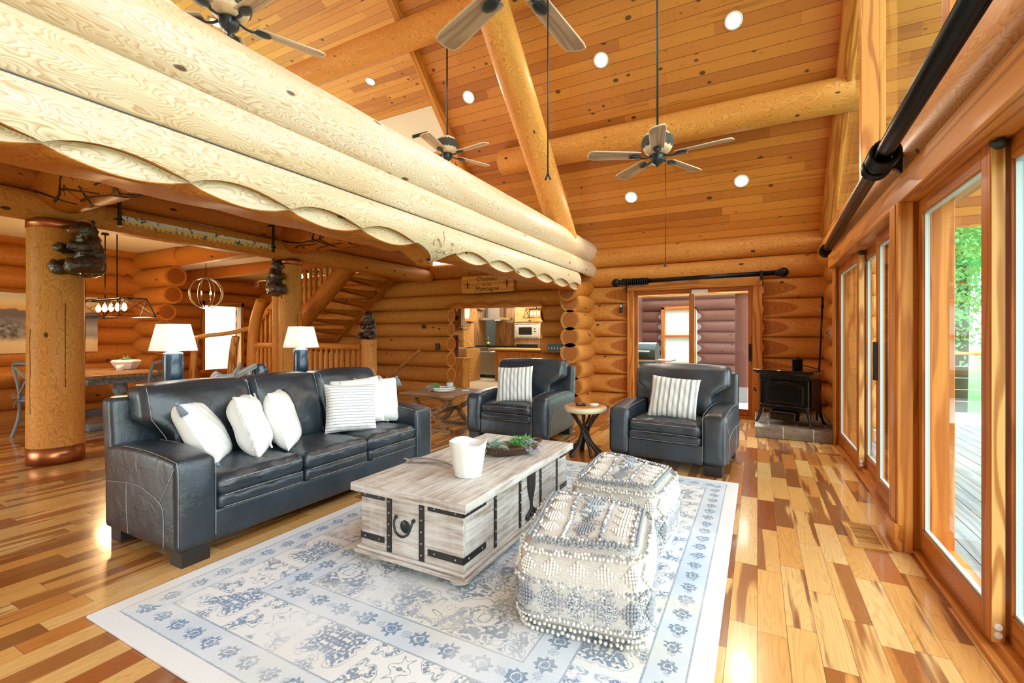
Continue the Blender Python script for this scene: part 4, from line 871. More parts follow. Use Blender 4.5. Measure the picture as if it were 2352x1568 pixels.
m.prism([(a+.07,b+.39) for a,b in sh],x,x+.008,M=[[0,0,1,0],[1,0,0,0],[0,1,0,0]])
m.cyl((x+.006,.07,.17),(x+.006,.01,.125),.008); m.cyl((x+.006,.07,.17),(x+.006,.13,.125),.008); m.cyl((x+.006,.07,.17),(x+.006,.07,.12),.008)
for dy in (-.06,0,.06): m.ball((x+.008,.07+dy,.122),(.012,.022,.022),10,8)
m.cyl((x+.006,.0,.385),(x+.006,.14,.385),.009)
m.build('latch',M['iron'],T0,bevel=.001)
# objects on the trunk
root=empty('ceramic_pot',(-1.485,2.25,.455)); tag(root,'white hand-formed ceramic pot on the trunk','pot')
def lump(v):
    v=v.copy(); th=np.arctan2(v[:,1],v[:,0]); k=1+.035*np.sin(2*th+1)+.02*np.sin(5*th+v[:,2]*20)+.012*np.sin(9*th); v[:,0]*=k; v[:,1]*=k; v[:,2]+=np.clip(v[:,2]/.2,0,1)**6*(.010*np.sin(3*th)+.014*np.maximum(0,np.sin(th-2.2))**8); return v
m=MB(); m.lathe([(0,.0),(.066,.0),(.074,.006),(.086,.07),(.098,.14),(.107,.196),(.106,.201),(.102,.198),(.093,.14),(.08,.06),(.066,.02),(0,.018)],n=48,f=lump); m.build('pot_body',M['ceramic'],root)
root=empty('driftwood_branch',(-1.80,2.33,.457)); tag(root,'curved piece of driftwood lying on the trunk','driftwood')
m=MB(); m.tube(bez([(-.17,-.06,.012),(-.13,-.02,.018),(-.04,.02,.020),(.06,.03,.018),(.15,.0,.014)],6),[.006,.010,.014,.016,.018,.020,.022,.023,.024,.024,.024,.024,.023,.022,.021,.020,.018,.016,.014,.012,.010,.009,.008,.007,.006],8,flat=.7); m.tube([(-.15,-.04,.016),(-.175,-.055,.03),(-.20,-.05,.028)],[.007,.005,.003],6); m.build('branch_stem',M['drift'],root)
root=empty('dough_bowl',(-1.50,2.80,.455),math.radians(52)); tag(root,'rough wooden dough bowl with plants on the trunk','bowl')
def boat(v):
    v=v.copy(); t=np.abs(v[:,0])/.24; v[:,2]+=.025*t**2*(v[:,2]>.02); return v
m=MB(); m.lathe([(0,.004),(.09,.0),(.13,.02),(.165,.055),(.172,.062),(.158,.062),(.12,.03),(.08,.014),(0,.012)],n=28,sx=1.45,sy=.68,f=lambda v:np.c_[np.clip(boat(v)[:,0],-.235,.235),v[:,1],boat(v)[:,2]]); m.build('bowl_shell',M['bowl'],root)
def blades(mb,c,n,ln,r,curl,seed,up=.8,mi=0,wd=None):
    q=random.Random(seed)
    for k in range(n):
        a=q.uniform(0,2*PI); l=ln*q.uniform(.6,1.1); e=q.uniform(.3,up); P=[]; x,y,z=c; dx,dy=math.cos(a),math.sin(a); el=e*PI/2
        for s in range(6):
            P.append((x,y,z)); x+=dx*math.cos(el)*l/5; y+=dy*math.cos(el)*l/5; z+=math.sin(el)*l/5; el-=curl
        mb.tube(P,[r,r*.9,r*.8,r*.6,r*.4,r*.1],5,mi)
def air_plant(loc,label,cat='plant',sc_=1.0):
    o=MB(); blades(o,(0,0,.01),34,.15*sc_,.0045*sc_,.34,5,1.0); x=o.build('air_plant',M['leaf']); x.location=loc; return tag(x,label,cat)
air_plant((-1.58,2.70,.485),'spiky silver-green air plant in the dough bowl')
def lavender(loc,rz,label,n=16,ln=.2,seed=3,spread=1.0):
    root=empty('lavender_sprig',loc,rz); tag(root,label,'plant'); q=random.Random(seed); a=MB(); b=MB()
    for k in range(n):
        th=q.uniform(-.7,.7)*spread; l=ln*q.uniform(.6,1.1); e=q.uniform(.15,.7); P=[]; x=y=0; z=.01; el=e
        for s in range(6): P.append((x,y,z)); x+=math.cos(th)*math.cos(el)*l/5; y+=math.sin(th)*math.cos(el)*l/5; z+=math.sin(el)*l/5; el-=.24
        a.tube(P,.0015,4)
        for j in range(9):
            t=3+2*j/8; i0=min(4,int(t)); f=t-i0; c=V(*P[i0])*(1-f)+V(*P[i0+1])*f; b.ball(c+V(q.uniform(-.004,.004),q.uniform(-.004,.004),q.uniform(-.003,.004)),(.0046,.0042,.0042),6,4)
        for j in range(6):
            c=V(*P[1+j%3]); an=q.uniform(0,6.28); d=V(math.cos(an)*.02,math.sin(an)*.02,.018); a.tube([c,c+d,c+d*1.8],[.001,.003,.0004],4)
    a.build('stem_and_leaves',M['leafg'],root); b.build('flower_spikes',M['lav'],root); return root
lavender((-1.51,2.80,.50),math.radians(22),'lavender bunch spilling over the dough bowl rim',26,.24,3,.9)
# ---------------------------------------------------------------- knotted wool poufs
def pouf(loc,rz,label,sd,W=.52,Hh=.40):
    root=empty('floor_pouf',loc,rz); tag(root,label,'pouf','knotted wool poufs on the rug'); q=np.random.RandomState(sd)
    def sag(v):
        v=v.copy(); t=v[:,2]/(Hh/2); k=1+.10*(1-t**2)-.02*t+.012*np.sin(t*9); v[:,0]*=k; v[:,1]*=k
        th=np.arctan2(v[:,1],v[:,0]); v[:,2]-=np.clip(t,0,1)*(.02*np.sin(th+sd)+.012*np.sin(2*th)); return v
    m=MB(); m.soft((0,0,0),(W,W,Hh),.09,(28,28,20),(.01,.01,.025),fn=sag)
    lc=m.lc[-1]; z=lc[:,2]; x=lc[:,0]; y=lc[:,1]
    side=np.abs(z)<Hh/2-.02
    per=np.where(np.abs(x)>np.abs(y),y,x)
    bandmid=(z>-.115)&(z<.035)&side
    zig=np.abs(((per/.11)%1)*2-1); bl=(z+.04)/.075
    tw=np.where(bandmid,np.where(np.abs(bl)<zig,1.,.15),0.)
    cell=np.abs(((x/.115)%1)*2-1); tops=(z>=Hh/2-.02); strip=(np.abs(np.abs(x)-.085)<.02)|((np.maximum(abs(x),abs(y))>W/2-.055)); cen=(np.abs(x)<.07)&(np.abs(((y/.14)%1)*2-1)+np.abs(x)/.07*.9<1)
    tw=np.where(tops,np.where(strip|cen,1.,.0),tw); m.rr[-1]=tw
    m.build('wool_cover',M['knit'],root)
    nub=MB(); gn=MB()
    def surf(px_,py,pz):
        return sag(V(px_,py,pz).reshape(1,3))[0]
    hw=W/2
    def sidept(s,u,z):   # four sides
        a=[(u,-hw),(hw,u),(-u,hw),(-hw,-u)][s]
        r=.09; ax,ay=a; cx=np.clip(ax,-hw+r,hw-r); cy_=np.clip(ay,-hw+r,hw-r); d=V(ax-cx,ay-cy_); L=np.linalg.norm(d)
        if L>1e-6: d=d/L*r; ax,ay=cx+d[0],cy_+d[1]
        v=(ax,ay,z); return surf(*v)*V(1.02,1.02,1)
    for s in range(4):
        for ci in range(5):       # pale diamond clusters in the upper band
            uc=-hw+W*(ci+.5)/5
            for i in range(-3,4):
                for j in range(-3,4):
                    if abs(i)+abs(j)<=3: nub.ball(sidept(s,uc+i*.0125,.098+j*.0135),(.0068,.0068,.0068),6,4)
        for zb,rad,st,tgt in ((.042,.0065,.0135,'m'),(.028,.008,.016,'m'),(-.110,.0065,.0135,'m'),(-.124,.008,.017,'w'),(-.155,.0085,.020,'w'),(-.185,.009,.021,'w'),(Hh/2-.024,.0065,.0135,'m'),(Hh/2-.038,.008,.016,'w')):
            for k in range(int(W/st)):
                p=sidept(s,-hw+st*(k+.5),zb+q.uniform(-.003,.003)); (gn if (tgt=='m' and q.rand()<.6) else nub).ball(p+q.normal(0,.0015,3),(rad*q.uniform(.8,1.15),rad*q.uniform(.8,1.15),rad*q.uniform(.8,1.1)),6,4)
        for ci in range(4):
            uc=-hw+W*(ci+.5)/4
            for i in range(-3,4):
                for j in range(-3,4):
                    if abs(i)+abs(j)<=3: gn.ball(sidept(s,uc+i*.013,-.04+j*.016),(.0075,.0075,.0075),6,4)
    ztop=Hh/2+.012
    def top(x,y): 
        u,v=x/hw,y/hw; return surf(x,y,Hh/2+.025*(1-u*u)*(1-v*v))+V(0,0,.003)
    for s in (-1,1):
        for k in range(26):
            t=-hw+.05+(W-.10)*k/25
            for p in ((s*(hw-.045),t),(t,s*(hw-.045)),(s*.085,t)): (gn if q.rand()<.55 else nub).ball(top(*p)+V(q.normal(0,.002),q.normal(0,.002),q.uniform(-.002,.002)),(.0085*q.uniform(.8,1.1),.0085*q.uniform(.8,1.1),.007),6,4)
            for p in ((s*(hw-.025),t),(t,s*(hw-.025))): gn.ball(top(*p),(.009,.009,.008),6,4)
        for ci in range(4):
            yc=-hw+.09+(W-.18)*(ci+.5)/4
            for i in range(-3,4):
                for j in range(-2,3):
                    if abs(i)+abs(j)<=3: nub.ball(top(s*.165+i*.0125,yc+j*.0125),(.0068,.0068,.008),6,4)
    for ci in range(3):
        yc=-.13+.13*ci
        for i in range(-4,5):
            for j in range(-3,4):
                if abs(i)+abs(j)<=4: gn.ball(top(i*.012,yc+j*.013),(.0068,.0068,.007),6,4)
    nub.build('white_wool_knots',plain('white_wool_knot',srgb(236,232,224),.95,bump=.4,bscale=250),root); gn.build('grey_wool_knots',plain('flecked_grey_wool_knot',srgb(158,162,168),.95,noise=.55,nscale=160,bump=.4,bscale=250),root)
    root.location.z=Hh/2+.014
    return root
pouf((-.69,2.07,0),math.radians(8),'nearer white and grey knotted wool pouf',3)
pouf((-.735,2.92,0),math.radians(-3),'farther wool pouf between the near pouf and armchair',9)
# ---------------------------------------------------------------- side tables, lamps, console
root=empty('side_table',(-1.63,4.73,0)); tag(root,'round live-edge slice table on dark branch legs','side table')
m=MB(); n=64; rings=[];lcs=[];rrs=[]; rr_=.225
for r_,z in ((.0,.52),(.08,.52),(.16,.52),(.205,.52),(.222,.512)):
    th=np.arange(n)*2*PI/n; k=r_*(1+.02*np.sin(3*th)+.015*np.sin(5*th+1)); rings.append(np.c_[k*np.cos(th),k*np.sin(th),np.full(n,z)]); lcs.append(np.c_[np.full(n,z*.2),k*np.cos(th)+.02,k*np.sin(th)]); rrs.append(np.full(n,r_/.24+.02))
m.grid(np.array(rings),0,True,np.array(lcs),np.array(rrs),cv=True); m.build('slice_top',M['slice'],root)
m=MB(); rings=[]
for f_,z in ((.222,.512),(.228,.49),(.218,.462),(.1,.458)):
    th=np.arange(n)*2*PI/n; k=f_*(1+.02*np.sin(3*th)+.015*np.sin(5*th+1)); rings.append(np.c_[k*np.cos(th),k*np.sin(th),np.full(n,z)])
m.grid(np.array(rings),0,True,cv=True); m.build('live_edge',M['cream'],root)
q=random.Random(4)
for k in range(9):
    a=k*2*PI/9+q.uniform(-.15,.15); b=a+PI*.78+q.uniform(-.2,.2); r0=q.uniform(.13,.18); r1=q.uniform(.15,.22)
    P=[V(r0*math.cos(a),r0*math.sin(a),.462),V(.09*math.cos(a),.09*math.sin(a),.36),V(.035*math.cos(a+1.2),.035*math.sin(a+1.2),.24),V(.08*math.cos(b),.08*math.sin(b),.12),V(r1*math.cos(b),r1*math.sin(b),.0)]
    m=MB(); Q=bez(P,5); m.tube(Q,np.linspace(.012,.017,len(Q)),8); m.build('leg',M['bark'],root)
for (x,y,rz,lb) in ((-1.70,4.72,.5,'black remote control lying on the slice table, left one'),(-1.65,4.75,.35,'black remote control with red button on the slice table')):
    m=MB(); m.soft((0,0,.009),(.045,.14,.016),.006,(2,4,1)); o=m.build('remote_control',M['plastic']); o.location=(x,y,.521); o.rotation_euler=(0,0,rz); tag(o,lb,'remote')
    m=MB(); 
    for i in range(3):
        for j in range(5): m.b2(-.014+.011*i,-.007+.011*i,-.05+.02*j,-.04+.02*j,.0165,.0185)
    m.build('buttons',plain('grey_remote_buttons',srgb(120,60,60) if rz<.4 else srgb(110,112,116),.5),o)
for k in range(3):
    m=MB(); m.lathe([(0,0),(.05,0),(.052,.003),(.05,.007),(0,.007)],n=24); o=m.build('coaster',M['ceramic']); o.location=(-1.545+.004*k,4.76-.003*k,.5205+.0075*k); tag(o,('bottom','middle','top')[k]+' white coaster of the small stack on the slice table','coaster','coasters on the slice table')
# rectangular end table with curved trestle legs
root=empty('end_table',(-3.85,5.22,0)); tag(root,'rustic wooden end table with curved crossed legs','end table')
m=MB()
for i in range(4): m.b2(-.44,.44,-.42+.21*i,-.21+.21*i-.003,.47,.50)
m.build('table_top',M['rustic'],root,bevel=.003)
m=MB()
for s in (-1,1): m.b2(-.36,.36,s*.28-.035,s*.28+.035,.43,.468)
m.build('apron',M['rustic'],root,bevel=.003)
for s in (-1,1):
    y=s*.28
    for e_ in (-1,1):
        m=MB(); P=bez([(e_*.29,y,.43),(e_*.22,y,.33),(e_*.08,y,.245),(e_*.07,y,.2),(e_*.15,y,.10),(e_*.25,y,.035)],5)
        for i in range(len(P)-1): m.bar(P[i],P[i+1]+(P[i+1]-P[i])*.12,.055,.062,up=(0,1,0))
        m.build('leg',M['rustic'],root)
    m=MB(); m.b2(-.33,.33,y-.03,y+.03,0,.04); m.build('foot',M['rustic'],root,bevel=.006)
m=MB(); m.b2(-.045,.045,-.28,.28,.21,.265); m.build('stretcher',M['rustic'],root,bevel=.003)
root=empty('round_tray',(-3.83,5.20,.502)); tag(root,'small round white tray on the end table','tray')
m=MB(); m.lathe([(0,0),(.135,0),(.14,.012),(.13,.02),(.12,.012),(0,.010)],n=32); m.build('tray_base',plain('whitewashed_tray',srgb(226,216,200),.7,noise=.15),root)
for k in range(2):
    m=MB(); P=[(.148*math.cos(a),.148*math.sin(a),.022+.022*k) for a in np.arange(28)*2*PI/28]; m.tube(P,.008,6,closed=True); m.build('beaded_rim',M['ceramic'],root)
lavender((-3.86,5.16,.525),math.radians(195),'lavender bunch lying on the round tray',14,.22,8,.8)
m=MB(); m.lathe([(0,0),(.043,0),(.047,.10),(.044,.10),(.040,.01),(0,.008)],n=24); o=m.build('candle_glass',plain('frosted_ribbed_glass',srgb(232,236,238),.25,Transmission_Weight=.4)); o.location=(-3.76,5.24,.515); tag(o,'frosted glass candle holder on the round tray','candle holder')
m=MB(); m.b2(-.05,.05,-.035,.035,0,.006); o=m.build('paper_card',M['wplastic']); o.location=(-3.59,5.38,.501); o.rotation_euler=(0,0,.5); tag(o,'small white card on the end table','card')
# console behind the sofa
root=empty('console_table',(-3.88,2.40,0)); tag(root,'slim wooden console table behind the sofa under the lamps','console table')
m=MB(); m.b2(-.16,.16,-.85,.85,.81,.84); m.build('table_top',M['rustic'],root,bevel=.003)
for sx in (-1,1):
    for sy in (-1,1): m=MB(); m.b2(sx*.13-.02,sx*.13+.02,sy*.8-.02,sy*.8+.02,0,.81); m.build('leg',M['rustic'],root)
g=G('linen_lamp_shade'); df=g.n('BsdfDiffuse',Color=(.95,.94,.92,1)); tl=g.n('BsdfTranslucent',Color=(.92,.9,.86,1)); mx=g.n('MixShader',i0=.45,i1=df,i2=tl); g.t.links.new(mx.outputs[0],g.out.inputs[0]); M['shade']=g.m
def table_lamp(y,label):
    root=empty('table_lamp',(-3.88,y,.84)); tag(root,label,'lamp','table lamps behind the sofa')
    m=MB(); m.lathe([(0,0),(.062,0),(.066,.01),(.066,.288),(.060,.30),(.0,.302)],n=36); m.build('lamp_base',M['blue'],root)
    m=MB(); m.lathe([(.05,.30),(.045,.305),(.018,.312),(.014,.36),(0,.36)],n=20); m.build('lamp_neck',M['ceramic'],root)
    m=MB(); b,t=.114,.080; Z0,Z1=.315,.515
    P=[[(s0*b,s1*b,Z0) for s0,s1 in ((-1,-1),(1,-1),(1,1),(-1,1))],[(s0*t,s1*t,Z1) for s0,s1 in ((-1,-1),(1,-1),(1,1),(-1,1))]]
    m.add(P[0]+P[1],[(0,1,5,4),(1,2,6,5),(2,3,7,6),(3,0,4,7)]); o=m.build('lamp_shade',M['shade'],root,recalc=True); q=o.modifiers.new('t','SOLIDIFY'); q.thickness=.003; o.rotation_euler=(0,0,0)
    m=MB(); m.ball((0,0,.42),(.03,.03,.042)); m.build('light_bulb',emis('warm_lamp_bulb',(1,.92,.8),14.0),root)
    lamp('lamp_light',(-3.88,y,1.26),16,(1,.93,.84),.05)
table_lamp(1.87,'blue ceramic table lamp behind the near end of the sofa'); table_lamp(2.97,'blue ceramic table lamp in front of the slim log post')
root=empty('driftwood_sculpture',(-3.88,2.33,.84),math.radians(90)); tag(root,'forked grey driftwood on the console behind the sofa','driftwood')
m=MB(); m.tube(bez([(-.17,0,.10),(-.1,0,.075),(0,.01,.085),(.1,0,.13),(.19,0,.165)],5),np.linspace(.045,.025,21),8); m.tube([(.0,0,.09),(.03,0,.15),(.05,0,.20)],[.03,.018,.008],8); m.tube([(-.1,0,.07),(-.06,.02,0)],[.03,.03],8); m.tube([(.12,0,.13),(.1,-.02,0)],[.025,.025],8); m.build('branch_stem',M['drift'],root)
root=empty('blue_vase',(-3.88,2.555,.84)); tag(root,'small squat blue vase behind the sofa','vase')
m=MB(); m.lathe([(0,0),(.05,0),(.068,.05),(.062,.13),(.045,.155),(.05,.175),(.042,.175),(.038,.15),(0,.1)],n=28); m.build('vase_body',M['blue'],root)
# ---------------------------------------------------------------- dining set
root=empty('dining_table',(-8.55,3.10,0)); tag(root,'long dining table with grey trestle base','dining table')
m=MB(); 
for i in range(5): m.b2(-1.1,1.1,-.5+.2*i,-.3+.2*i-.002,.71,.755)
m.build('table_top',M['table'],root,bevel=.005)
m=MB(); m.b2(-.95,.95,-.42,.42,.62,.71); m.build('apron',M['grayw'],root,bevel=.004)
for s in (-1,1):
    m=MB(); m.lathe([(.06,.1),(.075,.16),(.05,.22),(.085,.34),(.06,.44),(.09,.52),(.07,.62)],(s*.75,0,0),16); m.build('turned_pedestal',M['grayw'],root)
    m=MB(); m.b2(s*.75-.06,s*.75+.06,-.36,.36,0,.10); m.build('foot',M['grayw'],root,bevel=.01)
def dining_chair(loc,rz,label,mat):
    root=empty('dining_chair',loc,rz); tag(root,label,'chair','cross-back chairs around the dining table')
    m=MB(); m.soft((0,0,.45),(.44,.42,.035),.015,(6,6,1)); m.build('seat',mat,root)
    m=MB(); m.soft((0,-.0,.485),(.40,.38,.045),.02,(6,6,2),(0,0,.01)); m.build('seat_cushion',M['grayw2'],root)
    for sx in (-1,1):
        m=MB(); m.tube(bez([(sx*.19,-.17,.44),(sx*.2,-.19,.2),(sx*.2,-.2,0)],4),.018,8); m.build('leg',mat,root)
        m=MB(); m.tube(bez([(sx*.21,.27,0),(sx*.20,.21,.22),(sx*.20,.19,.46),(sx*.205,.22,.72),(sx*.19,.265,.90)],4),.019,8); m.build('leg',mat,root)
        m=MB(); m.tube([(sx*.19,.205,.52),(sx*.06,.225,.68),(-sx*.06,.24,.76),(-sx*.18,.255,.87)],.013,8); m.build('cross_slat',mat,root)
    m=MB(); m.tube(bez([(-.19,.265,.90),(-.1,.295,.925),(0,.305,.93),(.1,.295,.925),(.19,.265,.90)],4),.022,8); m.build('top_rail',mat,root)
    m=MB()
    for sx in (-1,1): m.tube([(sx*.19,-.17,.2),(sx*.2,.21,.2)],.011,6)
    m.tube([(-.19,.02,.2),(.19,.02,.2)],.011,6); m.build('stretcher',mat,root)
    for sx in (-1,1):
        m=MB(); c=V(sx*.20,.20,.50)
        for a in (-1,1): m.tube(bez([c,c+V(a*.05,.03,.03),c+V(a*.06,.03,-.01),c],4),.006,6); m.tube([c,c+V(a*.03,.03,-.08),c+V(a*.035,.035,-.14)],.005,6)
        m.build('cushion_tie',M['grayw2'],root)
    return root
M['grayw2']=plain('grey_chair_pad',srgb(128,132,136),.95)
dining_chair((-8.02,2.45,0),math.radians(195),'grey cross-back chair beside the thick post',M['grayw'])
dining_chair((-7.25,3.28,0),math.radians(-84),'grey cross-back chair at the table end behind the left lamp',M['grayw'])
dining_chair((-9.45,3.0,0),math.radians(80),'light wood cross-back chair at the far table end',M['table'])
dining_chair((-8.35,3.78,0),math.radians(0),'light wood cross-back chair on the far side of the dining table',M['table'])
root=empty('planter',(-8.42,3.42,.756)); tag(root,'faceted white planter with succulents on the dining table','planter')
m=MB(); m.lathe([(0,0),(.10,0),(.12,.012),(.185,.12),(.165,.145),(.15,.13),(0,.12)],n=6,sm=False); m.build('planter_pot',M['ceramic'],root); o=MB(); blades(o,(0,0,.11),60,.10,.012,.15,6,1.0); blades(o,(.07,0,.11),30,.08,.012,.15,7,1.0); blades(o,(-.07,0,.11),30,.08,.012,.15,8,1.0); o.build('succulents',M['leafg'],root)
m=MB(); m.lathe([(0,0),(.045,0),(.045,.085),(.038,.085),(.038,.07),(0,.07)],n=24); o=m.build('candle',M['ceramic']); o.location=(-8.18,3.25,.756); tag(o,'small white candle beside the planter','candle')
m=MB(); m.grid([[(-9.845,2.20,1.0),(-9.845,3.60,1.0)],[(-9.845,2.20,1.91),(-9.845,3.60,1.91)]],0,False,[[(-.25,0,0),(1,0,0)],[(-.25,1,0),(1,1,0)]]); 
root=empty('painting',(0,0,0)); tag(root,'wide misty lake and mountains painting on the dining log wall','painting'); root_c=m.build('canvas',mat_painting(),root,recalc=False); m=MB(); m.b2(-9.883,-9.847,2.20,3.60,1.0,1.91); m.build('stretcher_edge',M['drywall'],root)
# linear chandelier over the dining table
root=empty('linear_chandelier',(-8.2,3.15,2.75)); tag(root,'rectangular black cage chandelier with five bulbs over the dining table','chandelier')
m=MB()
for s in (-.18,.18): m.cyl((s,0,0),(s,0,-.98),.008,n=8); m.lathe([(0,-.02),(.045,-.02),(.045,0),(0,0)],(s,0,0),16)
m.build('hanging_rod',M['black'],root)
def cage(par,L0,L1,W0,W1,z0,z1,n,t=.012,name='cage_frame',bm='bulb'):
    m=MB(); c=lambda L,W,z:[(-L/2,-W/2,z),(L/2,-W/2,z),(L/2,W/2,z),(-L/2,W/2,z)]
    A,B=c(L0,W0,z1),c(L1,W1,z0)
    for i in range(4): m.bar(A[i],A[(i+1)%4],t,t); m.bar(B[i],B[(i+1)%4],t,t); m.bar(A[i],B[i],t,t)
    for i in (0,2): 
        for a0,a1 in ((0,.28),(.72,1.0)):
            p=lambda Q,f:V(*Q[i])*(1-f)+V(*Q[i+1])*f
            m.bar(p(A,a0),p(B,a1),t*.5,t*.5); m.bar(p(B,a0),p(A,a1),t*.5,t*.5)
    for i in (1,3): m.bar(A[i],B[(i+1)%4],t*.5,t*.5); m.bar(B[i],A[(i+1)%4],t*.5,t*.5)
    m.b2(-L0*.42,L0*.42,-.025,.025,z1-.015,z1+.015); m.build(name,M['black'],par)
    for k in range(n):
        x=(k-(n-1)/2)*L0*.6/max(1,n-1)
        b=MB(); b.lathe([(0,z1-.17),(.022,z1-.155),(.032,z1-.125),(.026,z1-.095),(.013,z1-.06),(0,z1-.06)],(x,0,0),12); o=b.build('light_bulb',M[bm],par); b=MB(); b.cyl((x,0,z1-.06),(x,0,z1-.015),.014,n=10); b.build('socket',M['brass'],o)
cage(root,1.30,1.55,.30,.42,-1.22,-.97,5); lamp('chandelier_light',(-8.2,3.15,1.60),45,(1,.66,.32),.12)
# orb chandelier in the entry
root=empty('orb_chandelier',(-9.6,5.2,2.10)); tag(root,'round metal orb chandelier with candle bulbs in the entry','chandelier')
for k in range(4):
    m=MB(); a=k*PI/4; P=[(.30*math.cos(t)*math.cos(a),.30*math.cos(t)*math.sin(a),.30*math.sin(t)) for t in np.arange(36)*2*PI/36]; m.tube(P,.010,6,closed=True); m.build('orb_ring',M['steel'],root)
m=MB(); m.cyl((0,0,.30),(0,0,.66),.006,n=8); m.build('hanging_rod',M['black'],root)
for k in range(4):
    a=k*PI/2+.3; m=MB(); m.lathe([(0,-.12),(.012,-.12),(.012,-.03),(0,-.03)],(.11*math.cos(a),.11*math.sin(a),0),8); o=m.build('candle_tube',M['steel'],root); m=MB(); m.ball((.11*math.cos(a),.11*math.sin(a),.0),(.016,.016,.035)); m.build('light_bulb',M['bulb'],o)
lamp('entry_light',(-9.6,5.2,1.75),30,(1,.75,.48),.1)
# cage light under the entry ceiling, beside the bear
root=empty('cage_light',(-9.0,6.9,2.76)); tag(root,'black cage ceiling light under the entry ceiling','ceiling light'); cage(root,.75,.85,.3,.36,-.26,-.06,3,bm='plain_bulb' if False else 'bulb'); m=MB(); m.b2(-.2,.2,-.05,.05,-.06,0); m.build('mount_plate',M['black'],root)
# ---------------------------------------------------------------- ceiling fans
def fan(loc,ztop,rz,label,chain,pull=(.09,-.05),tilt=0):
    root=empty('ceiling_fan',loc,rz); tag(root,label,'ceiling fan','rustic five-blade ceiling fans')
    m=MB(); h=ztop-loc[2]; m.cyl((0,0,.20),(0,0,h-.02),.011,n=10); m.build('down_rod',M['bronze'],root)
    m=MB(); m.lathe([(0,h-.13),(.03,h-.13),(.055,h-.09),(.06,h-.0),(0,h)],n=20); m.build('canopy',M['bronze'],root)
    m=MB(); m.lathe([(0,.225),(.05,.222),(.11,.19),(.135,.155)],n=32); m.build('housing_top',M['birch'],root)
    m=MB(); th=np.arange(64)*2*PI/64; P=[]
    for z,r0 in ((.16,.132),(.13,.143),(.085,.143),(.06,.134)): P.append(np.c_[(r0+.005*np.abs(np.sin(th*13)+.5*np.sin(th*29)))*np.cos(th),(r0+.005*np.abs(np.sin(th*13)+.5*np.sin(th*29)))*np.sin(th),np.full(64,z)+.006*np.sin(th*17)])
    m.grid(np.array(P),0,True,cv=True); m.build('bark_band',plain('dark_bark_band',srgb(70,66,62),.9,noise=.7,nscale=30,bump=.8,bscale=40),root)
    m=MB(); m.lathe([(.137,.066),(.115,.03),(.07,.005),(.05,0)],n=32); m.build('housing_bottom',M['birch'],root)
    m=MB(); m.lathe([(.055,.0),(.066,-.015),(.064,-.055),(.048,-.08),(.03,-.088),(.028,-.095),(.012,-.10),(.008,-.118),(0,-.122)],n=28); m.build('motor_hub',M['bronze'],root)
    for k in range(5):
        a=k*2*PI/5; R=rot('z',a)
        br=MB(); P=bez([(.06,0,-.01),(.10,0,-.03),(.14,0,-.035),(.17,0,-.028)],4); br.tube(P,[.014]*len(P),8,flat=.6); br.ball((.215,0,-.030),(.062,.038,.012),14,8); br.v=[v@R.T for v in br.v]; b=br.build('blade_iron',M['bronze'],root)
        bl=MB(); pts=[(.17,-.055),(.60,-.068),(.645,-.06),(.66,-.03),(.66,.03),(.645,.06),(.60,.068),(.17,.055)]
        T=R@rot('x',.20); 
        MM=np.eye(4); MM[:3,:3]=T; MM[:3,3]=(0,0,-.012); bl.prism(pts,-.003,.003,M=MM); o=bl.build('fan_blade',M['blade'],root)
        rp_=MB(); rp_.tube([T@V(x,y,0)+V(0,0,-.012) for x,y in pts],.006,6); rp_.build('rope_edge',M['rope'],o)
    if chain:
        m=MB(); px_,py=pull; m.cyl((px_,py,-.06),(px_,py,-chain),.0035,n=6); m.tube([(px_,py,-chain),(px_+.012,py,-chain-.03)],.005,6); m.tube([(px_,py,-chain),(px_-.012,py,-chain-.03)],.005,6); m.build('pull_chain',M['iron'],root)
    return root
fan((-.84,4.53,2.99),zr(4.53),math.radians(-7.5),'ceiling fan nearest the patio door, right of the log strut',1.05)
fan((-3.62,4.98,3.67),5.27,math.radians(-6),'ceiling fan hanging from the upper purlin beyond the carved beam',0)
fan((-.99,1.92,2.96),zr(2.25),math.radians(13.5),'ceiling fan at the top edge with only two blades and chain showing',.92,(.13,.07))
fan((-3.33,1.96,3.53),zr(2.3),math.radians(-4),'ceiling fan over the loft at the upper left',.5)
# ---------------------------------------------------------------- recessed lights
def can(x,y,plane,label,pw=60):
    if plane=='main': z=zr(y); nn=nrm((0,-1,-1))
    else: z=DZ(y); nn=nrm((0,-.33,-1))
    root=empty('recessed_light',(x,y,z)); tag(root,label,'ceiling light','recessed ceiling lights'); a,b=frame(nn); R=np.stack([a,b,nn],1)
    m=MB(); m.lathe([(.075,.002),(.095,.002),(.098,.010),(.078,.014),(.075,.002)],n=32); m.v=[v@R.T for v in m.v]; m.build('trim_ring',M['wplastic'],root)
    m=MB(); m.lathe([(0,.005),(.076,.005)],n=32); m.v=[v@R.T for v in m.v]; m.build('lens',M['can'],root)
    lamp('can_light',tuple(V(x,y,z)+nn*.05),pw,(1,.86,.66),.06,'SPOT',Vector(nn).to_track_quat('-Z','Y').to_euler(),2.4)
for x,y,lb in ((-3.85,5.85,'recessed light just right of the middle fan rod'),(-1.80,5.86,'recessed light left of the right fan rod'),(-.24,5.85,'recessed light nearest the gable wall, upper one'),(-1.75,7.28,'recessed light below the right fan, left of its chain'),(-.20,7.27,'recessed light below the purlin by the gable wall')): can(x,y,'main',lb)
can(-6.96,6.95,'d','recessed light in the loft ceiling left of the middle fan'); can(-8.9,5.0,'d','recessed light behind the upper left fan')
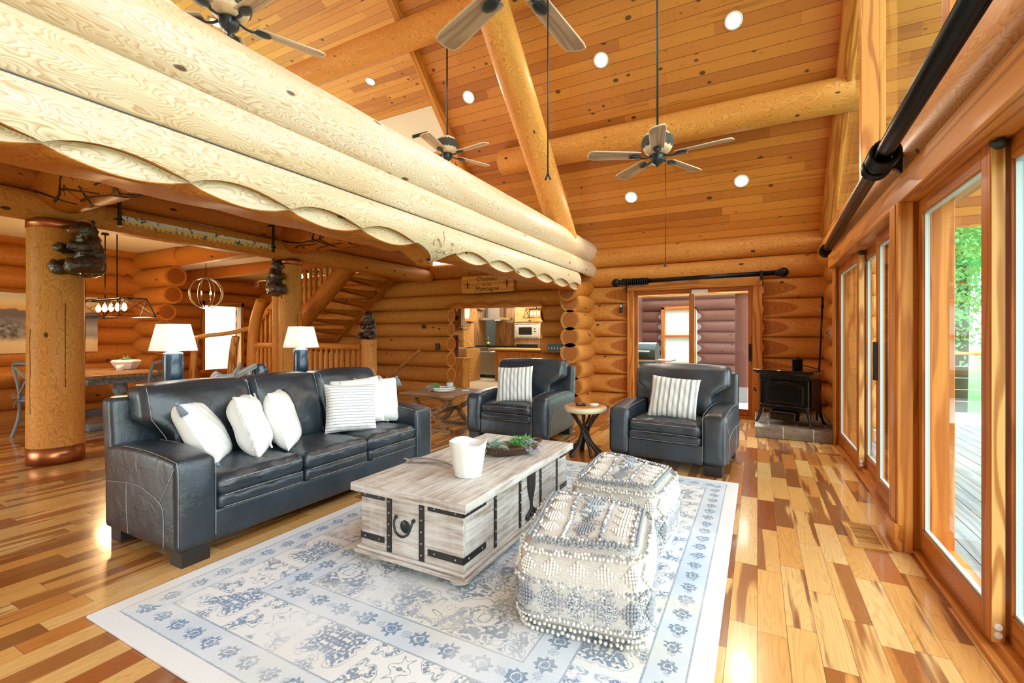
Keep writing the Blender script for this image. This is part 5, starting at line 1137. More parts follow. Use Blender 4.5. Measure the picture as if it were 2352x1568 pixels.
# ---------------------------------------------------------------- curtain poles
root=empty('curtain_pole',(0,0,0)); tag(root,'thick black curtain pole along the glass wall','curtain pole')
PA,PB=V(.545,.2,2.315),V(.745,6.95,2.305); d=PB-PA
pt=lambda y: PA+d*((y-PA[1])/d[1])
m=MB(); m.cyl(PA,PB,.044,n=28); m.build('pole_shaft',M['black'],root)
def ringset(y,n,lab):
    for k in range(n):
        c=pt(y+k*.022); a=[c+V(.066*math.cos(t),0,.066*math.sin(t)-.012) for t in np.arange(28)*2*PI/28]; m=MB(); m.tube(a,.0115,8,closed=True); m.build('curtain_ring',M['black'],root)
ringset(3.28,7,''); ringset(3.50,4,''); ringset(6.66,6,'')
for y in (3.46,6.62):
    c=pt(y); m=MB(); sh=[(0,-.085),(-.05,-.07),(-.065,-.02),(-.06,.02),(-.035,.045),(-.03,.06),(.03,.06),(.04,.02),(.075,-.005),(.12,-.015),(.15,-.04),(.16,.10),(.10,.10),(.06,.02),(.045,-.05)]
    sh=[(-.062,.02),(-.06,-.03),(-.03,-.07),(.03,-.075),(.07,-.055),(.11,-.062),(.16,-.10),(.165,.03),(.10,.0),(.06,.0),(.045,-.03),(0,-.048),(-.045,-.02),(-.05,.03)]
    w_=.75-c[0]; sh=[(a if a<.07 else a*w_/.165,b) for a,b in sh]
    m.prism(sh,c[1]-.02,c[1]+.02,M=[[1,0,0,c[0]],[0,0,1,0],[0,1,0,c[2]]]); m.build('pole_bracket',M['black'],root,bevel=.003)
root=empty('curtain_pole',(-.88,YB-.24,2.155)); tag(root,'black curtain pole with ball ends above the patio door','curtain pole')
m=MB(); m.cyl((-1.12,0,-.01),(1.14,0,.012),.036,n=20); m.build('pole_shaft',M['black'],root)
for s in (-1,1):
    m=MB(); m.ball((s*1.20,0,s*.012),(.075,.07,.07),16,12); m.cyl((s*1.10,0,s*.01),(s*1.15,0,s*.01),.045,n=16); m.build('ball_finial',M['black'],root)
for k in range(11):
    m=MB(); x=-1.04+.035*k; m.tube([(x,.056*math.cos(t),.056*math.sin(t)-.012) for t in np.arange(24)*2*PI/24],.011,8,closed=True); m.build('curtain_ring',M['black'],root)
for x in (-1.07,.93):
    m=MB(); m.b2(x-.02,x+.02,-.01,.245,-.06,-.03); m.b2(x-.02,x+.02,.215,.245,-.14,.02); m.b2(x-.02,x+.02,-.045,-.03,-.06,.05); m.build('pole_bracket',M['black'],root,bevel=.003)
# ---------------------------------------------------------------- hearth and stove
m=MB(); m.b2(-.03,.83,6.52,7.86,0,.135); m.lc[-1]=m.v[-1][:,[0,1,2]]+V(.03,-.02,0)
m.lc[-1]=np.c_[m.v[-1][:,0]+.03,m.v[-1][:,1]*1.0+m.v[-1][:,2],m.v[-1][:,2]]; tag(m.build('stone_hearth',M['hearth'],bevel=.008),'grey-brown stone tile hearth pad in the corner','hearth')
R0=math.radians(-24)
root=empty('wood_stove',(.375,7.0,.135),R0); tag(root,'glossy black iron stove on the stone hearth','stove'); K=M['gloss']
m=MB(); m.b2(-.29,.29,-.20,.22,.17,.64); m.build('firebox',K,root,bevel=.012)
m=MB(); m.prism([(-.36,-.25),(.36,-.25),(.36,.10),(.25,.27),(-.25,.27),(-.36,.10)],.655,.69); m.prism([(-.33,-.225),(.33,-.225),(.33,.09),(.23,.25),(-.23,.25),(-.33,.09)],.635,.655); m.build('top_plate',K,root,bevel=.006)
m=MB()
arch=[(-.23,.26)]+[(.23*-math.cos(t),.47+.07*math.sin(t)) for t in np.linspace(0,PI,14)]+[(.23,.26)]
ai=[(-.19,.29)]+[(.19*-math.cos(t),.46+.055*math.sin(t)) for t in np.linspace(0,PI,14)]+[(.19,.29)]
P=[[(x,-.225,z) for x,z in arch],[(x,-.225,z) for x,z in ai],[(x,-.20,z) for x,z in ai],[(x,-.20,z) for x,z in arch]]
m.grid(P,0,False,cu=True,cv=True); m.build('door_frame',K,root,bevel=.003); m=MB(); m.prism(ai,.19,.205,M=[[1,0,0,0],[0,0,-1,0],[0,1,0,0]]); m.build('door_glass',M['charcoal'],root)
m=MB()
for k in range(26): m.b2(-.27+.0212*k,-.258+.0212*k,-.215,-.20,.575,.62)
m.b2(-.29,.29,-.204,-.2,.57,.625); m.build('vent_grille',K,root)
m=MB(); m.b2(.296,.305,-.14,.15,.25,.58); m.build('side_panel',plain('mottled_iron_panel',srgb(70,56,48),.5,noise=.6,nscale=60),root,bevel=.004)
m=MB(); m.b2(-.28,.28,-.235,-.19,.19,.245); m.b2(-.14,.16,-.27,-.12,.06,.17); m.build('ash_drawer',K,root,bevel=.008)
for sx in (-1,1):
    for sy in (-.19,.18):
        m=MB(); m.tube(bez([(sx*.27,sy,.25),(sx*.285,sy,.15),(sx*.30,sy*1.1,.06),(sx*.325,sy*1.2,0)],4),[.03,.028,.026,.024,.022,.02,.019,.018,.018,.017,.018,.019,.022],8); m.build('leg',K,root)
m=MB(); m.tube([(-.32,-.235,.40),(-.335,-.25,.42),(-.335,-.25,.45)],.012,8); m.build('door_latch',M['black'],root)
root=empty('kettle_steamer',(.46,7.05,.826),.3); tag(root,'small black lidded pot on top of the stove','pot')
m=MB(); m.lathe([(0,0),(.055,0),(.062,.02),(.06,.11),(.07,.125),(.07,.135),(0,.14)],n=24); m.build('pot_body',M['black'],root); m=MB(); m.ball((0,0,.15),.014); m.build('lid_knob',M['black'],root); m=MB(); m.bar((.05,-.02,.06),(.22,-.06,-.0+.012),.035,.012); m.build('side_handle',M['black'],root)
root=empty('fireplace_poker',(.80,7.42,.135)); tag(root,'thin black iron poker leaning in the log corner','poker')
m=MB(); m.cyl((-.10,-.08,0),(-.02,.10,1.55),.012,n=10); m.build('poker_shaft',M['black'],root); m=MB(); m.lathe([(0,0),(.018,0),(.02,.05),(.012,.06),(.016,.14),(0,.18)],(-.02,.10,1.50),12); m.build('poker_grip',M['black'],root)
m=MB(); m.b2(-.012,0,-.045,.045,-.06,.06); o=m.build('outlet_plate',M['steel'],bevel=.003); o.location=(.80,7.0,1.30); o.rotation_euler=(0,0,.3); tag(o,'steel switch plate on the bulging corner logs','switch plate')
m=MB(); m.b2(-.035,-.012,.012,.03,-.01,.02); m.b2(-.035,-.012,-.03,-.012,-.01,.02); m.build('toggle_switch',M['brass'],o)
# ---------------------------------------------------------------- floor registers, wall plates, remote
def register(x,y,w,l,label,rz):
    root=empty('floor_register',(x,y,0),rz); tag(root,label,'floor vent','wooden floor registers')
    m=MB(); t=.035
    for q in ((-w/2,w/2,-l/2,-l/2+t),(-w/2,w/2,l/2-t,l/2),(-w/2,-w/2+t,-l/2+t,l/2-t),(w/2-t,w/2,-l/2+t,l/2-t)): m.b2(*q,0,.012)
    m.b2(-w/2+t,w/2-t,-.006,.006,0,.010); m.build('register_frame',M['fir'],root,bevel=.002)
    m=MB(); k=-l/2+t+.006
    while k<l/2-t: m.b2(-w/2+t,w/2-t,k,k+.006,.001,.008); k+=.0135
    m.build('grille_slats',M['fir'],root); m=MB(); m.b2(-w/2+t,w/2-t,-l/2+t,l/2-t,.0004,.0012); m.build('duct_opening',M['plastic'],root)
register(.60,3.62,.19,.42,'wooden floor register beside the sliding doors, nearer one',.02); register(.68,6.13,.19,.42,'wooden floor register in front of the stone hearth',.0)
def plate(x,z,w,h,n,label):
    y=YB+.012; root=empty('light_switch_plate',(x,y,z)); tag(root,label,'switch plate'); m=MB(); m.b2(-w/2,w/2,-.028,.0,-h/2,h/2); m.build('cover_plate',M['bronze'],root,bevel=.003)
    for k in range(n):
        m=MB(); xx=(k-(n-1)/2)*w*.8/max(n-1,1)*(.6 if n==2 else 1); m.b2(xx-.006,xx+.006,-.046,-.028,-.012,.012); m.build('toggle_switch',M['brass'],root)
plate(-3.27,1.035,.29,.155,5,'dark five-toggle switch plate right of the kitchen opening'); plate(-5.95,1.03,.11,.145,2,'dark two-toggle switch plate left of the kitchen opening')
m=MB(); m.lathe([(0,.03),(.04,.03),(.045,.015),(.045,0)],n=20); m.xf(np.array([[1,0,0,0],[0,0,-1,0],[0,1,0,0],[0,0,0,1]])); o=m.build('round_thermostat',M['gloss']); o.location=(-6.32,YB+.01,1.46); tag(o,'small round black dial on the log wall','thermostat')
root=empty('wall_remote',(-2.06,YB+.03,1.735),0); tag(root,'silver-black remote in a holder on the log left of the patio door','remote'); m=MB(); m.soft((0,-.02,0),(.05,.03,.16),.012,(2,2,6)); o=m.build('remote_body',M['plastic'],root); o.rotation_euler=(0,.12,0); m=MB(); m.soft((.004,-.037,.04),(.034,.008,.05),.004,(2,1,2)); m.build('remote_screen',M['steel'],root)
# ---------------------------------------------------------------- routed wooden name sign
root=empty('wooden_sign',(-4.70,YB-.05,2.285)); tag(root,'routed wooden sign reading Chateau a la Montagne above the kitchen opening','sign'); root.rotation_euler=(math.radians(6),0,0)
w_,h_=1.20,.345; r_=.06; P=[]
for cx,cz,a0 in ((w_/2-r_,h_/2-r_,0),(-w_/2+r_,h_/2-r_,90),(-w_/2+r_,-h_/2+r_,180),(w_/2-r_,-h_/2+r_,270)):
    for k in range(7): a=math.radians(a0+15*k); P.append((cx+r_*math.cos(a),cz+r_*math.sin(a)))
MY=[[1,0,0,0],[0,0,-1,0],[0,1,0,0]]
m=MB(); m.prism(P,-.02,.022,M=MY); m.build('sign_board',M['sign'],root,bevel=.008)
for tx,sz,zz in (('Chateau',.128,.060),('a La',.105,-.036),('Montagne',.128,-.132)):
    c=bpy.data.curves.new('lettering','FONT'); c.body=tx; c.size=sz; c.align_x='CENTER'; c.extrude=.002; c.shear=.12; c.space_character=1.08
    o0=bpy.data.objects.new('t',c); COL.objects.link(o0); bpy.context.view_layer.update(); me=bpy.data.meshes.new_from_object(o0.evaluated_get(bpy.context.evaluated_depsgraph_get())); bpy.data.objects.remove(o0); o=bpy.data.objects.new('lettering',me); COL.objects.link(o); o.parent=root; me.materials.clear(); me.materials.append(M['carve']); o.location=(0,-.0235,zz); o.rotation_euler=(PI/2,0,0); c.materials.append(M['carve'])
for s in (-1,1):
    m=MB(); q=lambda pts:[(s*.45+a,-.0245,b-.01) for a,b in pts]
    m.tube(q([(0,.085),(0,.03),(0,-.02),(0,-.085)]),[.004,.016,.012,.003],8,flat=.25)
    for e_ in (-1,1):
        m.tube(q([tuple(v) for v in bez([(e_*.010,-.018),(e_*.022,.03),(e_*.045,.042),(e_*.062,.02),(e_*.052,-.006)],4)]),np.linspace(.007,.008,17),8,flat=.25); m.tube(q([tuple(v) for v in bez([(e_*.006,-.03),(e_*.02,-.055),(e_*.036,-.055)],4)]),.005,8,flat=.25)
    m.tube(q([(-.03,-.025),(.03,-.025)]),.006,8,flat=.25); m.build('carved_lily',M['carve'],root)
# ---------------------------------------------------------------- staircase and railings
root=empty('log_staircase',(0,0,0)); tag(root,'open log staircase climbing behind the slim post','staircase')
zs=lambda x: 1.50+.775*(x+8.54)
m=MB(); log(m,(-10.0,6.5,zs(-10.0)),(-6.3,6.5,zs(-6.3)),.175,seed=400,step=.1); m.build('stringer',M['loga'],root)
m=MB(); m.bar((-10.2,7.72,zs(-10.2)-.14),(-6.3,7.72,zs(-6.3)-.14),.06,.12,up=(0,1,0)); m.build('stringer',M['loga'],root)
for k in range(14):
    x=-9.75+.265*k; z=zs(x)+.02; m=MB(); sd+=1
    log(m,(x,6.42,z),(x,7.74,z),.125,seed=sd,step=.08,n=22,cuts=[((x,0,z+.02),(0,0,1)),((x,7.0,z-.045),(0,-.12,-1))]); m.build('tread',M['loga'],root)
for k in range(16):
    x=-9.7+.16*k; z=zs(x)+.12; m=MB(); m.tube([(x,6.42,z),(x,6.42,z+.06),(x,6.42,z+.10),(x,6.42,z+.72),(x,6.42,z+.76),(x,6.42,z+.84)],[.018,.022,.036,.036,.022,.018],10); m.build('baluster',M['log'],root)
m=MB(); log(m,(-9.9,6.42,zs(-9.9)+1.02),(-7.2,6.42,zs(-7.2)+1.02),.06,seed=410,n=16); m.build('handrail',M['log'],root)
def railing(x0,x1,y,z,n,label):
    root=empty('log_railing',(0,0,0)); tag(root,label,'railing','log railings around the stairwell')
    m=MB(); log(m,(x0,y,z),(x1,y,z),.055,seed=int(abs(x0)*37),n=20); m.build('top_rail',M['log'],root)
    m=MB(); log(m,(x0,y,.12),(x1,y,.12),.05,seed=int(abs(x0)*31),n=20); m.build('bottom_rail',M['log'],root)
    for k in range(n):
        x=x0+(x1-x0)*(k+.5)/n; m=MB(); m.tube([(x,y,.10),(x,y,.18),(x,y,.22),(x,y,z-.15),(x,y,z-.10),(x,y,z-.03)],[.018,.022,.042,.042,.022,.018],12); m.build('baluster',M['log'],root)
railing(-7.9,-5.80,5.6,1.08,16,'log railing with spindles between the slim post and newel post'); railing(-8.75,-8.0,5.6,1.08,6,'short log railing left of the slim post')
def pst(x,y,r,z,label,mat='log'):
    m=MB(); log(m,(x,y,0),(x,y,z),r,seed=int(abs(x*50)),step=.08,n=28); return tag(m.build('newel_post',M[mat]),label,'post','newel posts of the stair')
pst(-5.66,5.62,.125,1.20,'newel post topped by the small sitting bear'); pst(-8.0,5.62,.10,2.76,'tall thin post left of the slim log post')
m=MB(); m.tube(bez([(-8.75,5.6,.0),(-8.72,5.6,.6),(-8.70,5.6,1.2),(-8.62,5.6,1.6),(-8.45,5.6,1.95)],6),np.linspace(.12,.10,25),14); tag(m.build('curved_newel_post',M['log']),'curved tree-trunk newel post at the stair landing','post','newel posts of the stair')
root=empty('rustic_handrail',(0,0,0)); tag(root,'crooked branch handrail slanting across the bright window','railing')
m=MB(); m.tube(bez([(-9.85,4.75,1.10),(-9.6,4.9,1.18),(-9.35,5.1,1.27),(-9.05,5.35,1.32),(-8.75,5.6,1.42)],6),[.055]*25,12,flat=.8); m.build('top_rail',M['fir'],root)
for x,y,r in ((-9.55,4.95,.07),(-9.02,5.38,.085)):
    m=MB(); m.tube(bez([(x-.05,y,0),(x-.03,y,.5),(x+.02,y,.95),(x+.10,y,1.25)],5),np.linspace(r,r*.8,16),12); m.build('branch_post',M['fir'],root)
m=MB(); m.bar((-6.25,7.78,.52),(-5.55,7.78,1.0) if False else (-6.30,7.80,.95),.04,.09) if False else m.bar((-7.25,7.72,.30),(-6.30,7.72,.96),.05,.07,up=(0,1,0)); tag(m.build('wall_handrail',M['fir'],bevel=.01),'plain slanting handrail fixed to the log wall','handrail')
# ---------------------------------------------------------------- kitchen beyond the opening
m=MB(); m.b2(-8.6,-8.5,13.3,15.2,0,2.6) if False else None
def wall(nm,*b,mat='dryw'):
    m=MB(); m.b2(*b); return struct(m.build(nm,M[mat]))
wall('wall_kitchen_back',-10.2,-2.7,14.1,14.2,0,2.9); wall('wall_kitchen_left',-8.05,-7.95,8.2,12.0,0,2.9); wall('wall_kitchen_side',-9.0,-8.9,12.0,14.1,0,2.9)
wall('ceiling_kitchen',-10.2,-2.7,8.2,14.2,2.6,2.7); wall('wall_kitchen_right',-2.75,-2.7,8.2,14.2,0,2.7,mat='logo'); wall('wall_kitchen_yellow',-2.80,-2.75,8.2,14.2,0,2.6,mat='yel')  # yellow wall has its yellow lighting put into the colour
def cabinet(name,x0,x1,y0,y1,z0,z1,label,cat,mat,ndoor=1,ndraw=0,face='y',pulls=True,dm=None):
    """box carcass with panelled doors on the -y (or +x) face"""
    root=empty(name,((x0+x1)/2,(y0+y1)/2,z0)); tag(root,label,cat); w,d,h=x1-x0,y1-y0,z1-z0
    m=MB(); m.b2(-w/2,w/2,-d/2,d/2,0,h); m.build('carcass',M[mat],root,bevel=.004)
    def panel(a0,a1,c0,c1,nm):
        m=MB()
        def fb(p0,p1,q0,q1,t):
            if face=='y': m.b2(p0,p1,-d/2-t,-d/2,q0,q1)
            else: m.b2(w/2,w/2+t,p0,p1,q0,q1)
        s=.05 if (a1-a0)>.18 and (c1-c0)>.18 else .02
        fb(a0,a0+s,c0,c1,.022); fb(a1-s,a1,c0,c1,.022); fb(a0+s,a1-s,c0,c0+s,.022); fb(a0+s,a1-s,c1-s,c1,.022); fb(a0+s,a1-s,c0+s,c1-s,.010); o=m.build(nm,M[dm or mat],root,bevel=.002)
        if not pulls: return
        m=MB(); cx=(a0+a1)/2 if nm=='drawer' else a1-.04; cz=(c0+c1)/2 if nm=='drawer' else (c1-.12 if z0<.5 else c0+.1)
        if face=='y': m.b2(cx-.05,cx+.05,-d/2-.04,-d/2-.022,cz-.012,cz+.012)
        else: m.b2(w/2+.022,w/2+.04,cx-.05,cx+.05,cz-.012,cz+.012)
        m.build('handle',M['black'],o)
    L=w if face=='y' else d; hd=.16*ndraw if ndraw else 0
    for k in range(ndraw): panel(-L/2+.015,L/2-.015,h-.02-.16*(k+1),h-.03-.16*k,'drawer')
    for k in range(ndoor): a=-L/2+.015+(L-.03)*k/ndoor; panel(a,a+(L-.03)/ndoor-.008,.05,h-.04-hd,'door')
    return root
cabinet('kitchen_island',-6.55,-4.6,11.3,12.2,0,.855,'wooden kitchen island with panelled front','island','cherry',5,pulls=False)
m=MB(); m.soft((0,0,0),(2.25,1.1,.04),.008,(4,4,1),sm=False); o=m.build('island_worktop',M['oak']); o.location=(-5.6,11.75,.876); tag(o,'pale wood worktop on the kitchen island','worktop')
root=cabinet('oven_cabinet',-6.62,-5.55,12.62,13.3,0,2.16,'tall oak cabinet holding the microwave and oven','cabinet','oakd',0)
m=MB()
for k in range(2):
    a=-.51+.51*k
    for q in ((a,a+.06,1.68,2.1),(a+.44,a+.5,1.68,2.1),(a+.06,a+.44,1.68,1.74),(a+.06,a+.44,2.04,2.1)): m.b2(q[0],q[1],-.365,-.34,q[2],q[3])
    m.b2(a+.06,a+.44,-.352,-.34,1.74,2.04)
d_=m.build('door',M['oak'],root,bevel=.003); m=MB(); m.b2(-.06,.06,-.385,-.366,1.70,1.72); m.build('handle',M['black'],d_)
root=empty('microwave_oven',(-6.17,12.60,1.17)); tag(root,'built-in steel microwave in the tall kitchen cabinet','microwave'); m=MB(); m.b2(-.43,.43,-.03,.02,0,.47); m.b2(-.37,.37,-.045,-.03,.07,.40); m.build('steel_front',plain('pale_steel',srgb(206,214,212),.3,.6),root,bevel=.003); m=MB(); m.b2(-.27,.17,-.052,-.045,.12,.35); m.build('oven_window',M['charcoal'],root)
m=MB(); 
for zz in (.012,.435):
    for k in range(16): m.b2(-.40+.05*k,-.36+.05*k,-.034,-.03,zz,zz+.022)
m.build('vent_slots',M['charcoal'],root)
m=MB(); m.b2(.24,.30,-.05,-.045,.28,.31); m.b2(.24,.30,-.05,-.045,.2,.23); m.build('control_buttons',M['charcoal'],root)
root=empty('built_in_oven',(-6.17,12.60,.62)); tag(root,'steel wall oven below the microwave','oven'); m=MB(); m.b2(-.43,.43,-.03,.02,-.2,.42); m.build('steel_front',M['steel'],root,bevel=.003); m=MB(); m.b2(-.36,.36,-.04,-.03,.28,.38); m.build('control_panel',M['charcoal'],root); m=MB(); m.cyl((-.38,-.07,.22),(.38,-.07,.22),.014,n=10); m.build('handle',M['steel'],root)
root=empty('range_hood',(-7.13,12.40,1.735)); tag(root,'steel chimney range hood over the cooker','range hood'); m=MB(); m.b2(-.445,.445,-.30,.20,0,.07); m.build('hood_canopy',M['steel'],root,bevel=.003); m=MB(); m.b2(-.26,.15,-.10,.18,.07,.86); m.build('hood_chimney',M['steel'],root,bevel=.003); m=MB(); m.b2(.05,.16,-.2,-.05,-.004,.0); m.build('hood_light',emis('hood_lamp',(1,.8,.5),12),root)
root=empty('range_cooker',(-7.08,12.20,0)); tag(root,'steel range cooker under the hood','cooker'); m=MB(); m.b2(-.52,.55,-.36,.42,.10,.92); m.build('cooker_body',M['steel'],root,bevel=.004); m=MB()
for k in range(10): m.b2(-.5+.105*k,-.42+.105*k,-.33,.38,.92,.955)
m.build('burner_grates',M['black'],root); m=MB(); m.cyl((-.45,-.42,.78),(.45,-.42,.78),.018,n=10); m.build('handle',M['steel'],root)
for sx in (-.44,.46):
    m=MB(); m.cyl((sx,-.28,.0),(sx,-.28,.10),.03,n=12); m.build('foot',M['black'],root)
root=empty('oil_bottle',(-7.28,12.15,.956)); tag(root,'small dark oil bottle on the cooker','bottle'); m=MB(); m.lathe([(0,0),(.04,0),(.04,.15),(.014,.2),(.014,.27),(0,.27)],n=14); m.build('bottle_body',plain('olive_glass',srgb(70,84,30),.2),root); m=MB(); m.lathe([(0,.04),(.042,.04),(.042,.11),(0,.11)],n=14); m.build('bottle_label',M['yel'],root)
cabinet('tall_panel_cabinet',-7.35,-6.64,12.72,13.2,0,2.12,'tall brown oak panel between the hood and the microwave','cabinet','oakd',0)
cabinet('pantry_cabinet',-8.88,-8.0,12.05,12.9,0,2.12,'tall dark oak pantry beside the range hood wall','cabinet','oakd',2,face='y')
root=empty('pocket_door_leaf',(-7.66,12.2,0)); tag(root,'brown open pantry door edge in the kitchen','pocket door'); m=MB(); m.b2(-.05,.05,-.35,.35,.02,2.05); m.build('door_panel',M['oakd'],root,bevel=.004); m=MB(); m.ball((.1,-.25,.95),.03); m.build('door_knob',M['black'],root)
m=MB(); m.b2(-8.3,-7.5,12.0,12.3,2.06,2.16); tag(m.build('pantry_cornice',M['oakd'],bevel=.02),'oak cornice above the kitchen pantry','cornice')
cabinet('drawer_unit',-7.95,-6.98,10.5,11.2,0,.90,'oak base cabinet with drawers left of the kitchen walkway','cabinet','oak',1,1)
cabinet('drawer_tower',-7.95,-7.25,10.75,11.3,.93,1.62,'small oak drawer tower on the kitchen counter','cabinet','oak',0,4)
cabinet('wall_cabinet',-7.95,-7.1,10.6,11.2,1.66,2.5,'pale oak wall cabinet above the telephone','cabinet','oak',1)
root=empty('wall_sconce',(-7.05,10.62,2.02)); tag(root,'glowing paper wall lamp in the kitchen corner','wall lamp'); m=MB(); m.lathe([(.05,-.28),(.07,-.2),(.07,.16),(.05,.2)],n=16); m.build('lamp_shade',emis('amber_glowing_shade',(1,.62,.22),5.0),root)
m=MB(); m.b2(-.06,.06,.06,.12,-.1,.1); m.build('wall_mount',M['brass'],root)
root=empty('wall_telephone',(-6.45,9.30,1.50)); tag(root,'antique wooden wall telephone beside the kitchen opening','telephone'); m=MB(); m.b2(-.16,.14,-.05,.12,-.02,.45); m.build('phone_box',M['oakd'],root,bevel=.008); m=MB(); m.prism([(-.18,0),(.20,-.06),(.20,-.10),(-.18,-.12)],-.16,.06,M=MY); m.build('writing_shelf',M['oakd'],root)
for sx in (-1,1): m=MB(); m.ball((sx*.05-.01,-.08,.37),(.035,.03,.035)); m.build('bell',M['brass'],root)
m=MB(); m.lathe([(0,.08),(.05,.08),(.06,.06),(.03,.03),(.03,0)],n=16); m.xf(np.array([[1,0,0,.03],[0,0,-1,-.05],[0,1,0,.2],[0,0,0,1]])); m.build('mouthpiece',M['black'],root)
m=MB(); m.b2(-6.62,-6.22,9.2,9.5,0,.70); m.b2(-6.66,-6.17,9.16,9.54,.70,.73); tag(m.build('half_wall_cabinet',M['fir'],bevel=.004),'pale wooden half-height cabinet end inside the kitchen opening','cabinet')
root=empty('hanging_leashes',(-6.38,9.08,1.25)); tag(root,'bunch of dog leashes hanging inside the kitchen opening','leashes'); q=random.Random(2); 
m=MB(); m.b2(-.12,.12,-.0,.10,-.01,.03); m.build('hook_rail',M['oakd'],root)
for nm,mat,n_,l_ in (('black_leash','black',7,.34),('red_leash','redc',3,.42),('blue_leash','blue',2,.5)):
    m=MB()
    for k in range(n_):
        x=q.uniform(-.06,.1); P=bez([(x,-.02,0),(x+q.uniform(-.06,.06),-.05,-l_*.4),(x+q.uniform(-.03,.03),-.04,-l_),(x+q.uniform(.0,.06),-.05,-l_*.55),(x+.02,-.03,-.05)],5); m.tube(P,.011,6)
    m.build(nm,M[mat],root)
m=MB(); m.tube(bez([(-.06,-.02,0),(-.06,-.03,-.5),(-.06,-.03,-1.0),(-.075,-.03,-1.10),(-.06,-.03,-1.16),(-.045,-.03,-1.10),(-.058,-.03,-1.0)],5),.008,6); m.build('braided_cord',M['black'],root)
root=empty('island_pendant',(-5.4,11.6,2.60)); tag(root,'black cage pendant with bulbs above the kitchen island','pendant light'); m=MB(); m.cyl((0,0,-.6),(0,0,0),.008,n=8); m.build('hanging_rod',M['black'],root); cage(root,.52,.66,.24,.32,-.84,-.60,4); 
lamp('island_light',(-5.4,11.6,1.62),60,(1,.8,.55),.1); lamp('kitchen_fill',(-6.9,11.9,2.5),120,(.92,.97,1),.3); lamp('kitchen_hall_fill',(-6.2,9.8,2.5),25,(1,.93,.82),.25)  # the two kitchen points are unseen added fill with no fixture modelled
# ---------------------------------------------------------------- porch behind the patio door
m=MB(); m.b2(-2.68,1.5,8.2,14.0,-.14,-.03); m.lc[-1]=m.v[-1].copy(); struct(m.build('floor_porch',M['paver']))
m=MB()
for k in range(9):
    zc=.14+.27*k; sd+=3
    for a,b in (((-2.7,-2.18),(-1.36,-.30)) if 2<=k<=6 else ((-2.7,-.30),)):
        cuts=[((b,12.53,zc),(.42,-1,0))]
        if k>6: zc=zc+.02
        if a>-2: cuts.append(((a,12.53,zc),(-.42,-1,0)))
        log(m,(a,12.6,zc),(b,12.6,zc),.155,seed=sd,step=.05,n=26,cuts=cuts)
struct(m.build('wall_porch',M['logo']),'weathered log wall across the porch','wall')
w6=struct(empty('window_6',(-1.78,12.4,1.25)),'wood-framed sash window in the porch log wall','window')
m=MB()
for q in ((-.42,-.33,-.75,.75),(.33,.42,-.75,.75),(-.42,.42,.68,.76),(-.42,.42,-.76,-.68),(-.33,.33,-.03,.03)): m.b2(q[0],q[1],-.06,.10,q[2],q[3])
m.build('window_frame',M['trimd'],w6,bevel=.005); m=MB(); m.b2(-.34,.34,.02,.03,-.7,.7); m.build('pane',plain('pale_blind_behind_glass',srgb(206,216,212),.25),w6)
m=MB(); log(m,(-.24,10.1,.27),(-.24,10.1,2.2),.15,seed=555,step=.08); tag(m.build('porch_post',M['logo']),'weathered log column on a concrete pier outside the patio door','post')
m=MB(); m.b2(-.52,-.16,9.95,10.3,-.03,.27); tag(m.build('concrete_pier',M['concrete'],bevel=.01),'grey concrete pier under the porch column','pier')
m=MB(); m.b2(-2.6,1.4,9.9,10.1,2.08,2.26); tag(m.build('porch_beam',M['fir'],bevel=.006),'sawn timber beam under the porch roof','beam'); 
root=empty('smoker_grill',(-2.05,9.75,-.03)); tag(root,'dark green barrel smoker grill on the porch','grill')
m=MB(); P=[]; n=20
for x in (-.42,.24): P.append([(x,.26*math.cos(t),.90+.26*math.sin(t)) for t in np.arange(n)*2*PI/n])
m.grid(P,0,True,cv=True); m.add(P[0],[tuple(range(n))]); m.add(P[1],[tuple(range(n))]); m.build('barrel',M['green'],root)
m=MB(); m.b2(.24,.56,-.26,.26,.78,.81); m.b2(-.42,.24,-.42,-.26,.78,.81); m.build('side_shelf',M['steel'],root,bevel=.003); m=MB(); m.cyl((-.3,-.33,.98),(.15,-.33,.98),.014,n=10); m.build('handle',M['steel'],root)
for sx in (-.35,.2):
    for sy in (-.2,.2): m=MB(); m.cyl((sx,sy,0),(sx,sy,.75),.022,n=10); m.build('leg',M['black'],root)
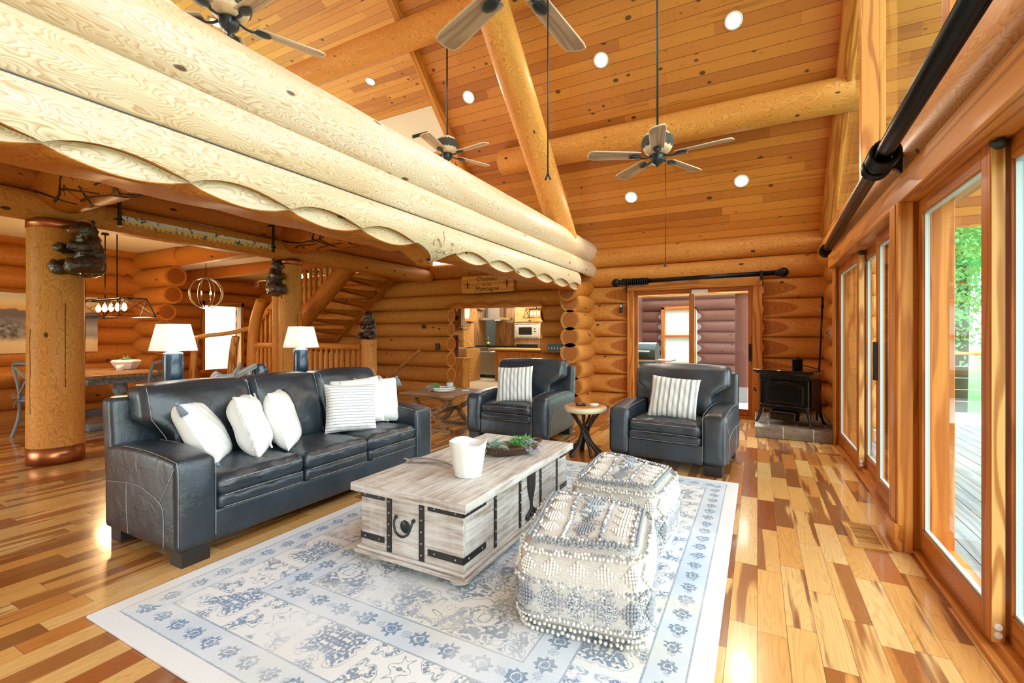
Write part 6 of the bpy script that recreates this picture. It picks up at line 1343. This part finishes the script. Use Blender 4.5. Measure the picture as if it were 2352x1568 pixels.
# ---------------------------------------------------------------- deck, lawn and trees outside the glass wall
m=MB(); x=1.07
while x<5.6:
    m.box((x,3.2,-.075),(.138,15.0,.03)); x+=.145
o=m.build('deck_boards',M['deck']); struct(o,'weathered pale deck boards outside the glass wall','deck')
m=MB(); m.b2(-40,60,-30,90,-.75,-.70); struct(m.build('ground_lawn',M['grass']),'sunlit green lawn beyond the deck','lawn')
root=empty('deck_railing',(0,10.6,-.06)); tag(root,'wooden deck railing in front of the lawn','railing')
for x in np.arange(1.2,5.7,1.1): m=MB(); m.b2(x-.05,x+.05,-.05,.05,0,1.0); m.build('railing_post',M['fir'],root)
m=MB(); m.b2(1.1,5.6,-.07,.07,1.0,1.045); m.build('top_rail',M['fir'],root)
for k in range(4): m=MB(); m.cyl((1.1,0,.2+.2*k),(5.6,0,.2+.2*k),.006,n=6); m.build('cable',M['steel'],root)
m=MB()
for k in range(9):
    zc=.1+.27*k; sd+=1; log(m,(1.07,5.3,zc),(1.40,5.3,zc),.135,seed=sd,step=.08,n=22)
tag(m.build('log_pier',M['logo']),'stacked log ends of the outer wall beside the deck','log pier')
def tree(x,y,h,r,sd_,label,n=15000):
    root=empty('tree',(x,y,-.7)); tag(root,label,'tree','trees beyond the deck'); q=np.random.RandomState(sd_)
    m=MB(); m.tube([(0,0,0),(.1,0,h*.4),(0,.1,h*.8)],[.18,.13,.05],8); m.build('trunk',M['trunkb'],root)
    cl=q.normal(0,1,(26,3)); cl/=np.linalg.norm(cl,axis=1,keepdims=True); cl*=q.uniform(.3,1,(26,1)); ci=q.randint(0,26,n); p=cl[ci]*V(r,r,h*.36)+q.normal(0,.26,(n,3))*V(r*.8,r*.8,h*.22); p[:,2]+=h*.56
    a=q.normal(0,1,(n,3)); b=q.normal(0,1,(n,3)); a/=np.linalg.norm(a,axis=1,keepdims=True); b/=np.linalg.norm(b,axis=1,keepdims=True); s=.065
    v=np.stack([p-a*s,p+b*s*.6,p+a*s,p-b*s*.6],1).reshape(-1,3); f=[(4*i,4*i+1,4*i+2,4*i+3) for i in range(n)]
    m=MB(); m.add(v,f); m.build('foliage',M['bush'],root,recalc=False)
for k,(x,y,h,r,lb) in enumerate(((4.3,15.0,8,2.3,'leafy green tree nearest the deck railing'),(7.2,18.5,9,2.8,'leafy tree on the lawn right of the nearest one'),(2.2,20.0,10,3.2,'leafy tree behind the porch corner'),(5.6,24.0,12,3.6,'tall leafy tree between the nearer two'),(10.5,25.0,12,3.6,'far leafy tree at the right edge of the lawn'))): tree(x,y,h,r,k+3,lb)
sun=bpy.data.lights.new('sun','SUN'); sun.energy=SUN; sun.angle=.02; sun.color=(1,.96,.88); so=bpy.data.objects.new('sun',sun); COL.objects.link(so); so.rotation_euler=Vector((.10,-.72,-.68)).to_track_quat('-Z','Y').to_euler()
